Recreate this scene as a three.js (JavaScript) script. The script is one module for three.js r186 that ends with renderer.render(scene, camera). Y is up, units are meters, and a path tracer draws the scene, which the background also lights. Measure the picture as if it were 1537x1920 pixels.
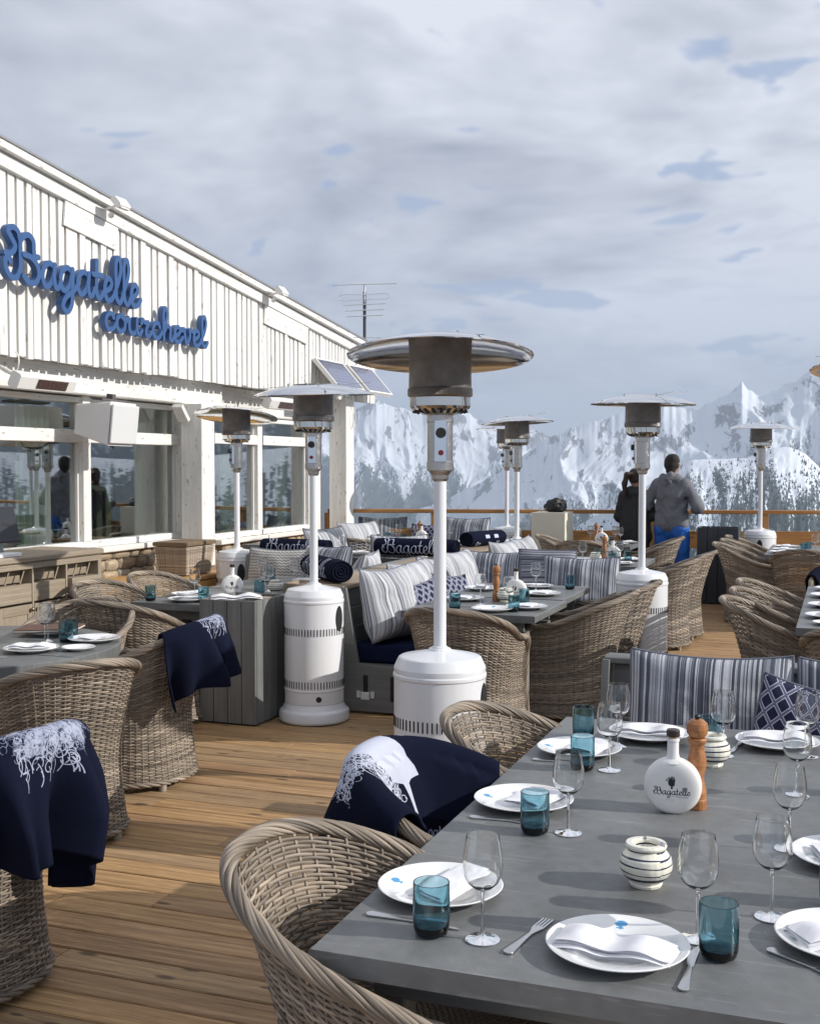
import * as THREE from 'three';
import { RoundedBoxGeometry } from 'three/addons/geometries/RoundedBoxGeometry.js';
import { mergeGeometries, mergeVertices, toCreasedNormals } from 'three/addons/utils/BufferGeometryUtils.js';
import { MarchingCubes } from 'three/addons/objects/MarchingCubes.js';

// ------------------------------------------------------------------ camera, sky, sun, exposure
const scene = new THREE.Scene();
const D2R = Math.PI / 180;
const camera = new THREE.PerspectiveCamera(47.15, 819 / 1024, 0.05, 40000);
camera.position.set(0, 1.72, 0);
camera.rotation.order = 'YXZ';
camera.rotation.set(-2.2646 * D2R, 20.2556 * D2R, 0);
const renderer = new THREE.WebGLRenderer({ antialias: true });
renderer.toneMapping = THREE.LinearToneMapping;
renderer.toneMappingExposure = 1.0;
renderer.shadowMap.enabled = true;

const SUN = new THREE.Vector3(0.984 * Math.cos(26 * D2R), Math.sin(26 * D2R), -0.13 * Math.cos(26 * D2R)).normalize();
const sun = new THREE.DirectionalLight(new THREE.Color(1.0, 0.96, 0.895), 5.0);
sun.position.copy(SUN).multiplyScalar(60).add(new THREE.Vector3(-3, 0, -8));
sun.target.position.set(-3, 0, -8);
sun.castShadow = true;
Object.assign(sun.shadow.camera, { left: -16, right: 16, top: 16, bottom: -16, near: 1, far: 140 });
sun.shadow.mapSize.set(4096, 4096);
scene.add(sun, sun.target);
scene.fog = new THREE.FogExp2(new THREE.Color(0.70, 0.83, 1.0), 1.25e-4);

// ------------------------------------------------------------------ noise
function rng(seed) { let s = seed | 0; return () => { s = (s + 0x6d2b79f5) | 0; let t = Math.imul(s ^ (s >>> 15), 1 | s); t = (t + Math.imul(t ^ (t >>> 7), 61 | t)) ^ t; return ((t ^ (t >>> 14)) >>> 0) / 4294967296; }; }
const HASH = new Float32Array(65536); { const r = rng(77); for (let i = 0; i < 65536; i++) HASH[i] = r(); }
const PERM = new Uint16Array(512); { const r = rng(5); const p = [...Array(256).keys()]; for (let i = 255; i > 0; i--) { const j = Math.floor(r() * (i + 1)); [p[i], p[j]] = [p[j], p[i]]; } for (let i = 0; i < 512; i++) PERM[i] = p[i & 255]; }
const h2 = (x, y) => HASH[(PERM[x & 255] * 256 + PERM[(y + (x >> 8) * 57) & 255]) & 65535];
function vn(x, y, px = 0, py = 0) {   // value noise 0..1, optionally periodic
  let xi = Math.floor(x), yi = Math.floor(y); const fx = x - xi, fy = y - yi, u = fx * fx * (3 - 2 * fx), v = fy * fy * (3 - 2 * fy);
  let x1 = xi + 1, y1 = yi + 1;
  if (px) { xi = ((xi % px) + px) % px; x1 = ((x1 % px) + px) % px; }
  if (py) { yi = ((yi % py) + py) % py; y1 = ((y1 % py) + py) % py; }
  const a = h2(xi, yi), b = h2(x1, yi), c = h2(xi, y1), d = h2(x1, y1);
  return a + (b - a) * u + (c - a) * v + (a - b - c + d) * u * v;
}
function fbm(x, y, o = 5, px = 0, py = 0) { let s = 0, a = 0.5, n = 0; for (let i = 0; i < o; i++) { s += a * vn(x, y, px, py); n += a; a *= 0.5; x = x * 2 + (px ? 0 : 13.7); y = y * 2 + (py ? 0 : 7.3); px *= 2; py *= 2; } return s / n; }
function ridged(x, y, o = 5) { let s = 0, a = 0.5, n = 0, w = 1; for (let i = 0; i < o; i++) { const r = 1 - Math.abs(2 * vn(x, y) - 1); const q = r * r; s += a * q * w; n += a; w = Math.min(1, q * 1.6); a *= 0.5; x = x * 2.03 + 31.1; y = y * 2.03 + 17.7; } return s / n; }
const clamp = (x, a = 0, b = 1) => Math.min(b, Math.max(a, x)), lerp = (a, b, t) => a + (b - a) * t, sstep = (a, b, x) => { const t = clamp((x - a) / (b - a)); return t * t * (3 - 2 * t); };

// ------------------------------------------------------------------ the sky: stratocumulus deck with a few blue breaks
{
  const W = 4096, H = 2048, data = new Float32Array(W * H * 4);
  const blue = [0.30, 0.42, 0.66], lit = [0.78, 0.81, 0.90], dim = [0.34, 0.37, 0.465], low = [0.55, 0.63, 0.79];
  for (let row = 0; row < H; row++) {
    const el = ((row + 0.5) / H - 0.5) * Math.PI, y = Math.sin(el), ce = Math.cos(el);
    for (let col = 0; col < W; col++) {
      const o = (row * W + col) * 4, ph = ((col + 0.5) / W - 0.5) * 2 * Math.PI;
      let c0, c1, c2;
      if (y < 0) { c0 = 0.46; c1 = 0.49; c2 = 0.55; } else {
        const x = Math.cos(ph) * ce, z = Math.sin(ph) * ce;
        const k = 1.25 / (y + 0.19), u = x * k, v = z * k;
        const cs = x * SUN.x + y * SUN.y + z * SUN.z;
        const wx = fbm(u * 0.8 + 3, v * 0.8 + 9, 3) - 0.5, wy = fbm(u * 0.8 + 31, v * 0.8 + 4, 3) - 0.5;
        const big = fbm(u * 0.42 + 5.2 + wx * 0.5, v * 0.42 + 1.7, 3), mid = fbm(u * 2.2 + wx * 1.6 + 17, v * 2.2 + wy * 1.6 + 3, 5), fine = fbm(u * 5.5 + wx * 3, v * 5.5 + wy * 3 + 40, 4);
        const side = sstep(-0.75, 0.42, cs);
        const puff = ridged(u * 2.6 + wx * 2.4 + 11, v * 2.6 + wy * 2.4 + 5, 4); const cell = fbm(u * 7.5 + wx * 4 + 7, v * 9 + wy * 4 + 33, 4), wisp = fbm(u * 15 + wx * 8, v * 20 + wy * 8 + 12, 3); let b = -0.04 + 1.08 * side + (mid - 0.5) * 0.95 + (big - 0.5) * 0.9 + (fine - 0.5) * (0.3 + 0.5 * side) + (cell - 0.5) * (0.18 + 0.62 * side) + (wisp - 0.5) * (0.05 + 0.26 * side) - (puff - 0.32) * 0.30 * (0.3 + side);
        b = clamp(b, 0, 1.15);
        c0 = lerp(dim[0], lit[0], b); c1 = lerp(dim[1], lit[1], b); c2 = lerp(dim[2], lit[2], b);
        // breaks
        const gap = fbm(u * 3.6 + wx * 2.8 + 60, v * 4.4 + wy * 2.8 + 24, 6), open = sstep(-0.5, 0.25, cs);
        const hole = sstep(0.615, 0.70, gap * 0.8 + puff * 0.2 + 0.18 * (open - 0.5) + (fine - 0.5) * 0.25 + (cell - 0.5) * 0.3 + (wisp - 0.5) * 0.15 - 0.16 * sstep(0.22, 0.36, y)) * 0.72;
        c0 = lerp(c0, blue[0], hole); c1 = lerp(c1, blue[1], hole); c2 = lerp(c2, blue[2], hole);
        const hz = Math.exp(-y * 8.5);
        const lk = 0.84 + 0.28 * side + (mid - 0.5) * 0.14;
        c0 = lerp(c0, low[0] * lk, hz); c1 = lerp(c1, low[1] * lk, hz); c2 = lerp(c2, low[2] * lk, hz);
      }
      data[o] = c0; data[o + 1] = c1; data[o + 2] = c2; data[o + 3] = 1;
    }
  }
  const t = new THREE.DataTexture(data, W, H, THREE.RGBAFormat, THREE.FloatType);
  t.mapping = THREE.EquirectangularReflectionMapping; t.magFilter = THREE.LinearFilter; t.minFilter = THREE.LinearFilter; t.needsUpdate = true;
  scene.background = t; scene.environment = t;
}

// ------------------------------------------------------------------ helpers
const names = new Map();
function numbered(n) { const k = names.get(n) ?? 0; names.set(n, k + 1); return k ? n + '_' + String(k).padStart(3, '0') : n; }
function thing(name, label, category, group, pos = [0, 0, 0], rot = 0) {
  const g = new THREE.Group(); g.name = numbered(name); g.position.set(...pos); g.rotation.y = rot;
  g.userData = { label, category }; if (group) g.userData.group = group; scene.add(g); return g;
}
function mesh(name, geo, mat, parent, label) {
  const m = new THREE.Mesh(geo, mat); m.name = name; m.castShadow = m.receiveShadow = true; if (label) m.userData.label = label; (parent ?? scene).add(m); return m;
}
function solo(name, geo, mat, label, category, group) { const m = mesh(numbered(name), geo, mat); m.userData = { label, category }; if (group) m.userData.group = group; return m; }
function structure(name, geo, mat, label) { const m = geo ? mesh(name, geo, mat) : new THREE.Group(); m.name = name; if (!geo) scene.add(m); m.userData = { kind: 'structure', label }; return m; }
function copyOf(o, label, pos, rot, group) {
  const c = o.clone(); c.name = numbered(o.name.replace(/_\d{3}$/, '')); c.userData = { ...o.userData, label }; if (group) c.userData.group = group;
  if (pos) c.position.set(...pos); if (rot !== undefined) c.rotation.y = rot; scene.add(c); return c;
}
// geometry helpers
const merge = (list) => mergeGeometries(list.map((g) => { const q = g.index ? g.toNonIndexed() : g; for (const k of Object.keys(q.attributes)) if (!['position', 'normal', 'uv', 'color'].includes(k)) q.deleteAttribute(k); if (!q.attributes.uv) q.setAttribute('uv', new THREE.BufferAttribute(new Float32Array(q.attributes.position.count * 2), 2)); return q; }));
function mk(pos, idx, uv, col) {
  const g = new THREE.BufferGeometry(); g.setAttribute('position', new THREE.Float32BufferAttribute(pos, 3));
  g.setAttribute('uv', new THREE.Float32BufferAttribute(uv ?? new Float32Array(pos.length / 3 * 2), 2)); if (col) g.setAttribute('color', new THREE.Float32BufferAttribute(col, 3));
  g.setIndex(idx); g.computeVertexNormals(); return g;
}
// box with chamfered long edges; the long axis is chosen by ax (0 x, 1 y, 2 z); uv in metres, u along the grain
function bar(cx, cy, cz, sx, sy, sz, ax = 0, ch = 0.004, ou = 0, ov = 0) {
  const S = [sx, sy, sz], L = S[ax], A = S[(ax + 1) % 3] / 2, B = S[(ax + 2) % 3] / 2, c = Math.min(ch, A * 0.45, B * 0.45);
  const ring = [[-A + c, -B], [A - c, -B], [A, -B + c], [A, B - c], [A - c, B], [-A + c, B], [-A, B - c], [-A, -B + c]];
  const pos = [], nor = [], uv = [], idx = []; let per = 0;
  const put = (l, a, b, nl, na, nb, u, v) => { const p = [0, 0, 0], n = [0, 0, 0]; p[ax] = l; p[(ax + 1) % 3] = a; p[(ax + 2) % 3] = b; n[ax] = nl; n[(ax + 1) % 3] = na; n[(ax + 2) % 3] = nb; pos.push(p[0] + cx, p[1] + cy, p[2] + cz); nor.push(...n); uv.push(u + ou, v + ov); return pos.length / 3 - 1; };
  for (let i = 0; i < 8; i++) {
    const [a0, b0] = ring[i], [a1, b1] = ring[(i + 1) % 8], len = Math.hypot(a1 - a0, b1 - b0), na = (b1 - b0) / len, nb = -(a1 - a0) / len;
    const q = [put(-L / 2, a0, b0, 0, na, nb, -L / 2, per), put(-L / 2, a1, b1, 0, na, nb, -L / 2, per + len), put(L / 2, a1, b1, 0, na, nb, L / 2, per + len), put(L / 2, a0, b0, 0, na, nb, L / 2, per)];
    idx.push(q[0], q[1], q[2], q[0], q[2], q[3]); per += len;
  }
  for (const s of [-1, 1]) { const q = ring.map(([a, b]) => put(s * L / 2, a, b, s, 0, 0, a, b)); for (let i = 1; i < 7; i++) s > 0 ? idx.push(q[0], q[i], q[i + 1]) : idx.push(q[0], q[i + 1], q[i]); }
  const g = new THREE.BufferGeometry(); g.setAttribute('position', new THREE.Float32BufferAttribute(pos, 3)); g.setAttribute('normal', new THREE.Float32BufferAttribute(nor, 3)); g.setAttribute('uv', new THREE.Float32BufferAttribute(uv, 2)); g.setIndex(idx); return g;
}
const longest = (x, y, z) => (x >= y && x >= z ? 0 : y >= z ? 1 : 2);
const boxm = (x0, x1, y0, y1, z0, z1, ch = 0.004, ax, ou = 0, ov = 0) => { const sx = Math.abs(x1 - x0), sy = Math.abs(y1 - y0), sz = Math.abs(z1 - z0); return bar((x0 + x1) / 2, (y0 + y1) / 2, (z0 + z1) / 2, sx, sy, sz, ax ?? longest(sx, sy, sz), ch, ou, ov); };
const lathe0 = (pts, n = 32) => new THREE.LatheGeometry(pts.map(([r, y]) => new THREE.Vector2(Math.max(r, 1e-4), y)), n), lathe = (pts, n = 32, crease = 0.42) => toCreasedNormals(lathe0(pts, n), crease);
const at = (g, x = 0, y = 0, z = 0, rx = 0, ry = 0, rz = 0) => g.applyMatrix4(new THREE.Matrix4().makeRotationFromEuler(new THREE.Euler(rx, ry, rz)).setPosition(x, y, z));
function tube(pts, r, seg = 40, sides = 8, closed = false) { return new THREE.TubeGeometry(new THREE.CatmullRomCurve3(pts.map((p) => p.isVector3 ? p : new THREE.Vector3(...p)), closed), seg, r, sides, closed); }
const rod = (a, b, r, n = 10) => { const A = new THREE.Vector3(...a), B = new THREE.Vector3(...b), d = B.clone().sub(A), g = new THREE.CylinderGeometry(r, r, d.length(), n); g.applyQuaternion(new THREE.Quaternion().setFromUnitVectors(new THREE.Vector3(0, 1, 0), d.normalize())); g.translate((A.x + B.x) / 2, (A.y + B.y) / 2, (A.z + B.z) / 2); return g; };

// ------------------------------------------------------------------ textures
function tex(w, h, fn, srgb = true) {
  const d = new Uint8Array(w * h * 4);
  for (let y = 0; y < h; y++) for (let x = 0; x < w; x++) { const c = fn(x / w, y / h, x, y), o = (y * w + x) * 4; if (typeof c === 'number') { d[o] = d[o + 1] = d[o + 2] = clamp(c) * 255; } else { d[o] = clamp(c[0]) * 255; d[o + 1] = clamp(c[1]) * 255; d[o + 2] = clamp(c[2]) * 255; } d[o + 3] = 255; }
  const t = new THREE.DataTexture(d, w, h, THREE.RGBAFormat); t.wrapS = t.wrapT = THREE.RepeatWrapping; t.magFilter = THREE.LinearFilter; t.minFilter = THREE.LinearMipmapLinearFilter; t.generateMipmaps = true; if (srgb) t.colorSpace = THREE.SRGBColorSpace; t.needsUpdate = true; return t;
}
const rep = (t, x, y) => { const c = t.clone(); c.repeat.set(x, y); c.needsUpdate = true; return c; };
function canvasTex(w, h, draw) { const c = document.createElement('canvas'); c.width = w; c.height = h; draw(c.getContext('2d'), w, h); const t = new THREE.CanvasTexture(c); t.colorSpace = THREE.SRGBColorSpace; t.wrapS = t.wrapT = THREE.ClampToEdgeWrapping; return t; }
const std = (o) => new THREE.MeshStandardMaterial({ roughness: 0.8, ...o }), phy = (o) => new THREE.MeshPhysicalMaterial(o);
const lin = (r, g, b) => new THREE.Color().setRGB(r, g, b);
// painted or bare wood: base colours in sRGB 0..1; a tile is 2 m along the grain by 0.5 m across
function woodTex(a, b, o = {}) {
  const { streak = 0.5, stain = 0.25, knots = 6, seed = 1, chips = 0, chip = [0.5, 0.5, 0.5] } = o, r = rng(seed * 91 + 3), K = [];
  for (let i = 0; i < knots; i++) K.push([r(), r(), 0.010 + r() * 0.012]);
  return tex(1024, 256, (u, v) => {
    let w = 0, kn = 0;
    for (const [ku, kv, kr] of K) { let du = Math.abs(u - ku); du = Math.min(du, 1 - du) * 2; let dv = Math.abs(v - kv); dv = Math.min(dv, 1 - dv) * 0.5; const d = Math.hypot(du * 0.35, dv); w += 0.02 * Math.exp(-d * d / 0.0009) * (v > kv ? 1 : -1); kn = Math.max(kn, sstep(kr, kr * 0.35, d)); }
    const vv = v + w + 0.02 * (fbm(u * 4 + seed, v * 4, 3, 4, 4) - 0.5);
    const g = fbm(u * 6, vv * 48 + seed, 3, 6, 0), f = fbm(u * 40, vv * 160, 2, 40, 0), s = fbm(u * 5 + seed * 3, v * 4, 4, 5, 4);
    let t = clamp((g - 0.5) * 1.9 * streak + (f - 0.5) * 0.9 * streak + (s - 0.5) * 2 * stain + 0.5);
    let c = [lerp(a[0], b[0], t), lerp(a[1], b[1], t), lerp(a[2], b[2], t)];
    if (kn > 0) c = c.map((q, i) => lerp(q, a[i] * 0.62, kn * 0.8 * Math.min(1, streak * 2)));
    if (chips) { const q = fbm(u * 24 + seed * 7, v * 30, 4, 24, 30); const m = sstep(0.72 - chips, 0.76 - chips, q); c = c.map((x, i) => lerp(x, chip[i], m)); }
    return c;
  });
}
const grainBump = tex(512, 256, (u, v) => 0.5 + (fbm(u * 6, v * 60, 3, 6, 60) - 0.5) * 1.0 + (fbm(u * 30, v * 120, 2, 30, 120) - 0.5) * 0.5, false);
const speckle = tex(256, 256, (u, v) => fbm(u * 32, v * 32, 3, 32, 32), false);
const wm = (t) => rep(t, 0.5, 2);   // uv in metres -> tile of 2 m x 0.5 m
const woodMat = (t, o = {}) => std({ map: wm(t), bumpMap: wm(grainBump), bumpScale: 0.0015, roughness: 0.75, ...o });
// ------------------------------------------------------------------ terrain: valley, slopes below the terrace, three ranges
const R3 = (s) => rng(s);
function prof(list, x) { if (x <= list[0][0]) return list[0][1]; for (let i = 1; i < list.length; i++) if (x <= list[i][0]) { const t = (x - list[i - 1][0]) / (list[i][0] - list[i - 1][0]); return lerp(list[i - 1][1], list[i][1], t); } return list[list.length - 1][1]; }
const mountains = [
  { name: 'mountain_range', label: 'far snowy massif with rock ribs behind the white end post', D: 7600, depth: 3600, foot: -620, seed: 3, az0: -75, az1: 12, in0: -28, in1: -8, jag: 0.10, tree: 0.64, rockiness: 0.57,
    crest: [[-75, 1.0], [-62, 2.6], [-50, 2.2], [-40, 3.1], [-33, 1.9], [-27.2, 1.9], [-25.66, 2.2], [-24.62, 2.51], [-23.59, 2.67], [-22.94, 2.72], [-22.42, 2.98], [-21.9, 3.16], [-21.13, 2.93], [-20.22, 2.72], [-19.18, 2.83], [-18.14, 2.77], [-17.49, 2.54], [-16.84, 2.15], [-16.07, 1.86], [-15.29, 1.73], [-14.26, 1.58], [-12.72, 1.31], [-10.94, 0.97], [-6.69, 0.4], [12, -1]] },
  { name: 'mountain_range_001', label: 'big snowy mountain with pointed rock peak rising to the right', D: 5600, depth: 3000, foot: -560, seed: 8, az0: -40, az1: 82, in0: -20, in1: 2, jag: 0.11, tree: 0.58, rockiness: 0.52,
    crest: [[-40, -7], [-30, -5.5], [-22.04, -3.04], [-18.65, -1.74], [-16.84, -0.83], [-15.29, 0.13], [-14, 1.03], [-13.23, 1.49], [-12.21, 1.85], [-11.2, 2.2], [-10.19, 2.48], [-9.19, 2.67], [-7.7, 2.76], [-6.46, 2.72], [-5.73, 3.04], [-5.13, 3.33], [-4.7, 3.72], [-4.51, 3.95], [-4.24, 3.61], [-3.81, 3.31], [-3.33, 3.27], [-2.74, 3.56], [-2.16, 3.86], [-1.7, 4.17], [-1.07, 4.47], [0.36, 4.96], [4, 4.2], [9, 5.3], [14, 4.4], [20, 5.9], [27, 6.6], [32, 5.2], [38, 6.9], [44, 5.6], [52, 6.5], [62, 4.2], [72, 3.6], [82, 0]] },
  { name: 'forest_hill', label: 'rounded snow hill speckled with dark firs at the right', D: 2500, depth: 1150, foot: -470, seed: 21, az0: -15, az1: 60, in0: -13, in1: 2, jag: 0.03, tree: 2, rockiness: 0.1,
    crest: [[-15, -6], [-13.21, -3.54], [-11.17, -2.36], [-9.66, -1.46], [-8.41, -0.69], [-7.62, -0.18], [-7.18, 0.08], [-6.69, 0.28], [-5.46, 0.3], [-4.26, 0.37], [-3.54, 0.62], [-3.07, 0.84], [-2.36, 0.87], [-1.65, 0.54], [-1.01, -0.12], [-0.01, -1.03], [3, -1.6], [8, -0.6], [16, 0.4], [24, 1.1], [32, 0.2], [42, 0.8], [60, -6]] },
];
const snowTone = [0.86, 0.885, 0.92], rockTone = [0.43, 0.43, 0.46], woodTone = [0.19, 0.225, 0.235];
function terrainLayer(m) {
  const cols = []; { const a = m.in1 - m.in0, n = 430; for (let i = 0; i < 70; i++) cols.push(lerp(m.az0, m.in0, i / 70)); for (let i = 0; i < n; i++) cols.push(m.in0 + a * i / n); for (let i = 0; i <= 130; i++) cols.push(lerp(m.in1, m.az1, i / 130)); }
  const rows = 150, sd = m.seed * 11.3, hill = m.tree > 1;
  const disp = (az, t) => {   // relief as a fraction of the height of the face
    const w = fbm(az * 0.30 + sd, t * 2.2 + sd, 3) - 0.5;
    if (hill) return 0.10 * (fbm(az * 0.8 + sd, t * 3, 4) - 0.5) + 0.02 * (fbm(az * 5 + sd, t * 16, 3) - 0.5);
    const ribs = ridged(az * 0.24 + w * 1.6 + t * 0.9 + sd, t * 1.7 + sd, 5), small = ridged(az * 0.8 + w * 3 - t * 1.5 + sd, t * 5.5 + 5, 4);
    return 0.30 * (ribs - 0.45) + 0.085 * (small - 0.45);
  };
  const P = (az, t, back) => {
    let sm = 0; for (let k = -6; k <= 6; k++) sm += prof(m.crest, az + k * 0.7) / 13; const tt = back ? 1 : t ** 5, el = lerp(sm, prof(m.crest, az), back ? 1 : t ** 3) + tt * m.jag * ((fbm(az * 3.1 + sd, sd, 6) - 0.5) * 2.6 + (ridged(az * 1.1 + sd, sd + 3, 4) - 0.4) * (hill ? 0.3 : 1.5));
    const top = m.D * Math.tan(el * D2R) + 1.7, a = az * D2R;
    let r, y;
    if (back) { r = m.D + back * m.depth * 0.8; y = lerp(top, m.foot, back); } else {
      const q = hill ? 1 - Math.pow(1 - t, 1.9) : Math.pow(t, 1.12);
      r = m.D - m.depth * (1 - t); y = lerp(m.foot, top, q); const e = Math.sin(Math.PI * Math.min(1, t * 1.02)) ** 0.8;
      const dd = disp(az, t); y += dd * e * (top - m.foot) * (hill ? 0.62 : 0.52); r -= dd * e * m.depth * 0.12;
    }
    return [Math.sin(a) * r, y, -Math.cos(a) * r];
  };
  const pos = [], uv = [], idx = [], nr = rows + 7;
  cols.forEach((az) => { for (let j = 0; j <= rows; j++) { pos.push(...P(az, j / rows)); } for (let k = 1; k <= 6; k++) pos.push(...P(az, 1, k / 6)); });
  // texture space: u is spread so that the part in view gets most of the texels
  const U = (az) => (az < m.in0 ? 0.1 * (az - m.az0) / (m.in0 - m.az0) : az < m.in1 ? 0.1 + 0.66 * (az - m.in0) / (m.in1 - m.in0) : 0.76 + 0.24 * (az - m.in1) / (m.az1 - m.in1));
  const AZ = (u) => (u < 0.1 ? lerp(m.az0, m.in0, u / 0.1) : u < 0.76 ? lerp(m.in0, m.in1, (u - 0.1) / 0.66) : lerp(m.in1, m.az1, (u - 0.76) / 0.24));
  cols.forEach((az) => { for (let j = 0; j < nr; j++) uv.push(U(az), Math.min(1, j / rows)); });
  for (let i = 0; i < cols.length - 1; i++) for (let j = 0; j < nr - 1; j++) { const a = i * nr + j, b = a + nr; idx.push(a, b, b + 1, a, b + 1, a + 1); }
  const TW = 2048, TH = hill ? 640 : 900, dis = new Float32Array((TW + 1) * (TH + 1));
  for (let y = 0; y <= TH; y++) for (let x = 0; x <= TW; x++) dis[y * (TW + 1) + x] = disp(AZ(x / TW), y / TH);
  const cover = tex(TW, TH, (u, v, x, y) => {
    const i = y * (TW + 1) + x, az = AZ(u), gx = (dis[i + 1] - dis[i]) * 100, gy = (dis[i + TW + 1] - dis[i]) * 100;
    const n1 = fbm(az * 2.2 + sd, v * 14 + sd, 5), n2 = fbm(az * 9 + sd, v * 60, 3), n3 = fbm(az * 26, v * 150 + sd, 2);
    if (hill) {
      const c = [...snowTone]; const tr = sstep(0.97, 0.55, v) * 0.8 + 0.10 + (fbm(az * 0.9 + sd, v * 4 + 3, 4) - 0.5) * 1.3, streak = fbm(az * 7 + sd + v * 2, v * 5, 4);
      const f = sstep(0.46, 0.56, tr * 0.66 + (streak - 0.5) * 0.9 + (n3 - 0.5) * 0.55 + (n2 - 0.5) * 0.35 + 0.06);
      return c.map((q, k) => lerp(q, woodTone[k] * (0.8 + 0.5 * n3), f * 0.92));
    }
    let rock = Math.abs(gx) * 0.50 + Math.max(0, gy) * 0.30 + (n1 - 0.5) * 1.6 + (n2 - 0.5) * 0.45 + (n3 - 0.5) * 0.25 + m.rockiness - 0.42 + 0.16 * sstep(0.75, 1, v);
    rock = sstep(0.47, 0.58, rock);
    const tl = m.tree + (fbm(az * 0.7 + sd, 4.4, 3) - 0.5) * 0.34 - v + Math.abs(gx) * 0.05;
    let wood = sstep(-0.02, 0.05, tl + (fbm(az * 1.6 + sd + v * 3, v * 6, 4) - 0.5) * 0.42 + (n3 - 0.5) * 0.22 + (n2 - 0.5) * 0.14);
    return snowTone.map((q, k) => lerp(lerp(q, rockTone[k] * (0.75 + 0.5 * n2), rock * 0.92), woodTone[k] * (0.85 + 0.4 * n3), wood * 0.94));
  });
  cover.wrapS = cover.wrapT = THREE.ClampToEdgeWrapping;
  structure(m.name, mk(pos, idx, uv), std({ map: cover, roughness: 0.95 }), m.label);
  if (hill) {   // the firs that speckle the hill, too many to count
    const r = R3(4), g = merge([new THREE.ConeGeometry(0.5, 1, 5, 1, true).translate(0, 0.5, 0)]), n = 15000, im = new THREE.InstancedMesh(g, std({ color: lin(0.035, 0.05, 0.045), roughness: 1 }), n), M = new THREE.Matrix4();
    let k = 0; while (k < n) {
      const az = lerp(-14, 12, r()), t = 0.12 + 0.84 * r(), d = sstep(0.95, 0.3, t) + 0.12 + (fbm(az * 1.5 + sd, t * 6, 4) - 0.5) * 1.6; if (r() > d) continue;
      const p = P(az, t), h = 4 + 5.5 * r() ** 1.5; M.makeScale(h * 0.42, h, h * 0.42).setPosition(p[0], p[1] - 1, p[2]); im.setMatrixAt(k++, M);
    }
    im.name = 'fir_forest'; im.userData = { kind: 'stuff', label: 'dark fir trees scattered over the snow hill', category: 'forest' }; scene.add(im);
  }
}
mountains.forEach(terrainLayer);
{ // valley floor to the horizon and the snow slope that carries the terrace
  const g = new THREE.CircleGeometry(9500, 96).rotateX(-Math.PI / 2).translate(0, -640, 0);
  const vt = tex(512, 512, (u, v) => { const f = sstep(0.42, 0.58, fbm(u * 24, v * 24, 5, 24, 24)); return snowTone.map((q, k) => lerp(q, woodTone[k], f)); });
  structure('valley_floor', g, std({ map: rep(vt, 6, 6), roughness: 1 }), 'wooded snowy valley floor far below the terrace');
  const pos = [], idx = [], uv = [], NR = 60, NA = 96;
  for (let i = 0; i <= NR; i++) for (let j = 0; j <= NA; j++) { const t = i / NR, r = 6 + 1900 * t * t, a = j / NA * Math.PI * 2, x = -2 + Math.cos(a) * r, z = -8 + Math.sin(a) * r; const drop = -1.2 - Math.max(0, r - 14) * 0.34 - (fbm(x * 0.02 + 9, z * 0.02 + 9, 4) - 0.5) * Math.min(30, r * 0.06); pos.push(x, Math.max(-700, drop), z); uv.push(x / 20, z / 20); }
  for (let i = 0; i < NR; i++) for (let j = 0; j < NA; j++) { const a = i * (NA + 1) + j, b = a + NA + 1; idx.push(a, a + 1, b, b, a + 1, b + 1); }
  structure('snow_slope', mk(pos, idx, uv), std({ color: lin(0.78, 0.80, 0.84), roughness: 0.95, bumpMap: speckle, bumpScale: 0.2 }), 'white snow slope falling away below the terrace');
}
// ------------------------------------------------------------------ materials of the place
const deckTex = [woodTex([0.53, 0.41, 0.28], [0.82, 0.67, 0.49], { seed: 1 }), woodTex([0.50, 0.40, 0.29], [0.78, 0.65, 0.48], { seed: 2, knots: 9 }), woodTex([0.56, 0.43, 0.29], [0.84, 0.68, 0.48], { seed: 3, knots: 4 })];
const deckMats = []; for (let i = 0; i < 9; i++) { const k = 0.80 + 0.05 * (i % 5); deckMats.push(woodMat(deckTex[i % 3], { color: lin(k, k * (0.985 + 0.012 * (i % 3)), k * 1.0), bumpScale: 0.003, roughness: 0.72 })); }
const whiteTex = [woodTex([0.815, 0.81, 0.79], [0.965, 0.96, 0.95], { seed: 11, streak: 0.28, stain: 0.4, knots: 3, chips: -0.03, chip: [0.70, 0.67, 0.62] }), woodTex([0.84, 0.835, 0.82], [0.97, 0.965, 0.955], { seed: 12, streak: 0.2, stain: 0.35, knots: 2, chips: 0.0, chip: [0.7, 0.67, 0.62] })];
const whiteMats = [0, 1, 2, 3].map((i) => woodMat(whiteTex[i % 2], { color: lin(...[[0.98, 0.98, 0.98], [0.9, 0.9, 0.89], [1, 1, 1], [0.94, 0.93, 0.91]][i]), roughness: 0.6, bumpScale: 0.0022 }));
const greyTex = woodTex([0.36, 0.365, 0.36], [0.52, 0.525, 0.515], { seed: 21, streak: 0.2, stain: 0.4, knots: 0 });
const greyMat = woodMat(greyTex, { roughness: 0.55, bumpScale: 0.0012 }), greyMat2 = greyMat;
const tableTex = tex(1024, 1024, (u, v) => { const s = fbm(u * 5, v * 5, 5, 5, 5), f = fbm(u * 60, v * 60, 2, 60, 60), sc = sstep(0.70, 0.74, fbm(u * 8, v * 90, 3, 8, 90)) * 0.05, q = 0.43 + (s - 0.5) * 0.17 + (f - 0.5) * 0.05 + sc; return [q * 0.985, q * 1.0, q * 1.0]; });
const tableRough = tex(512, 512, (u, v) => 0.30 + fbm(u * 7, v * 7, 5, 7, 7) * 0.34, false);
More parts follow.
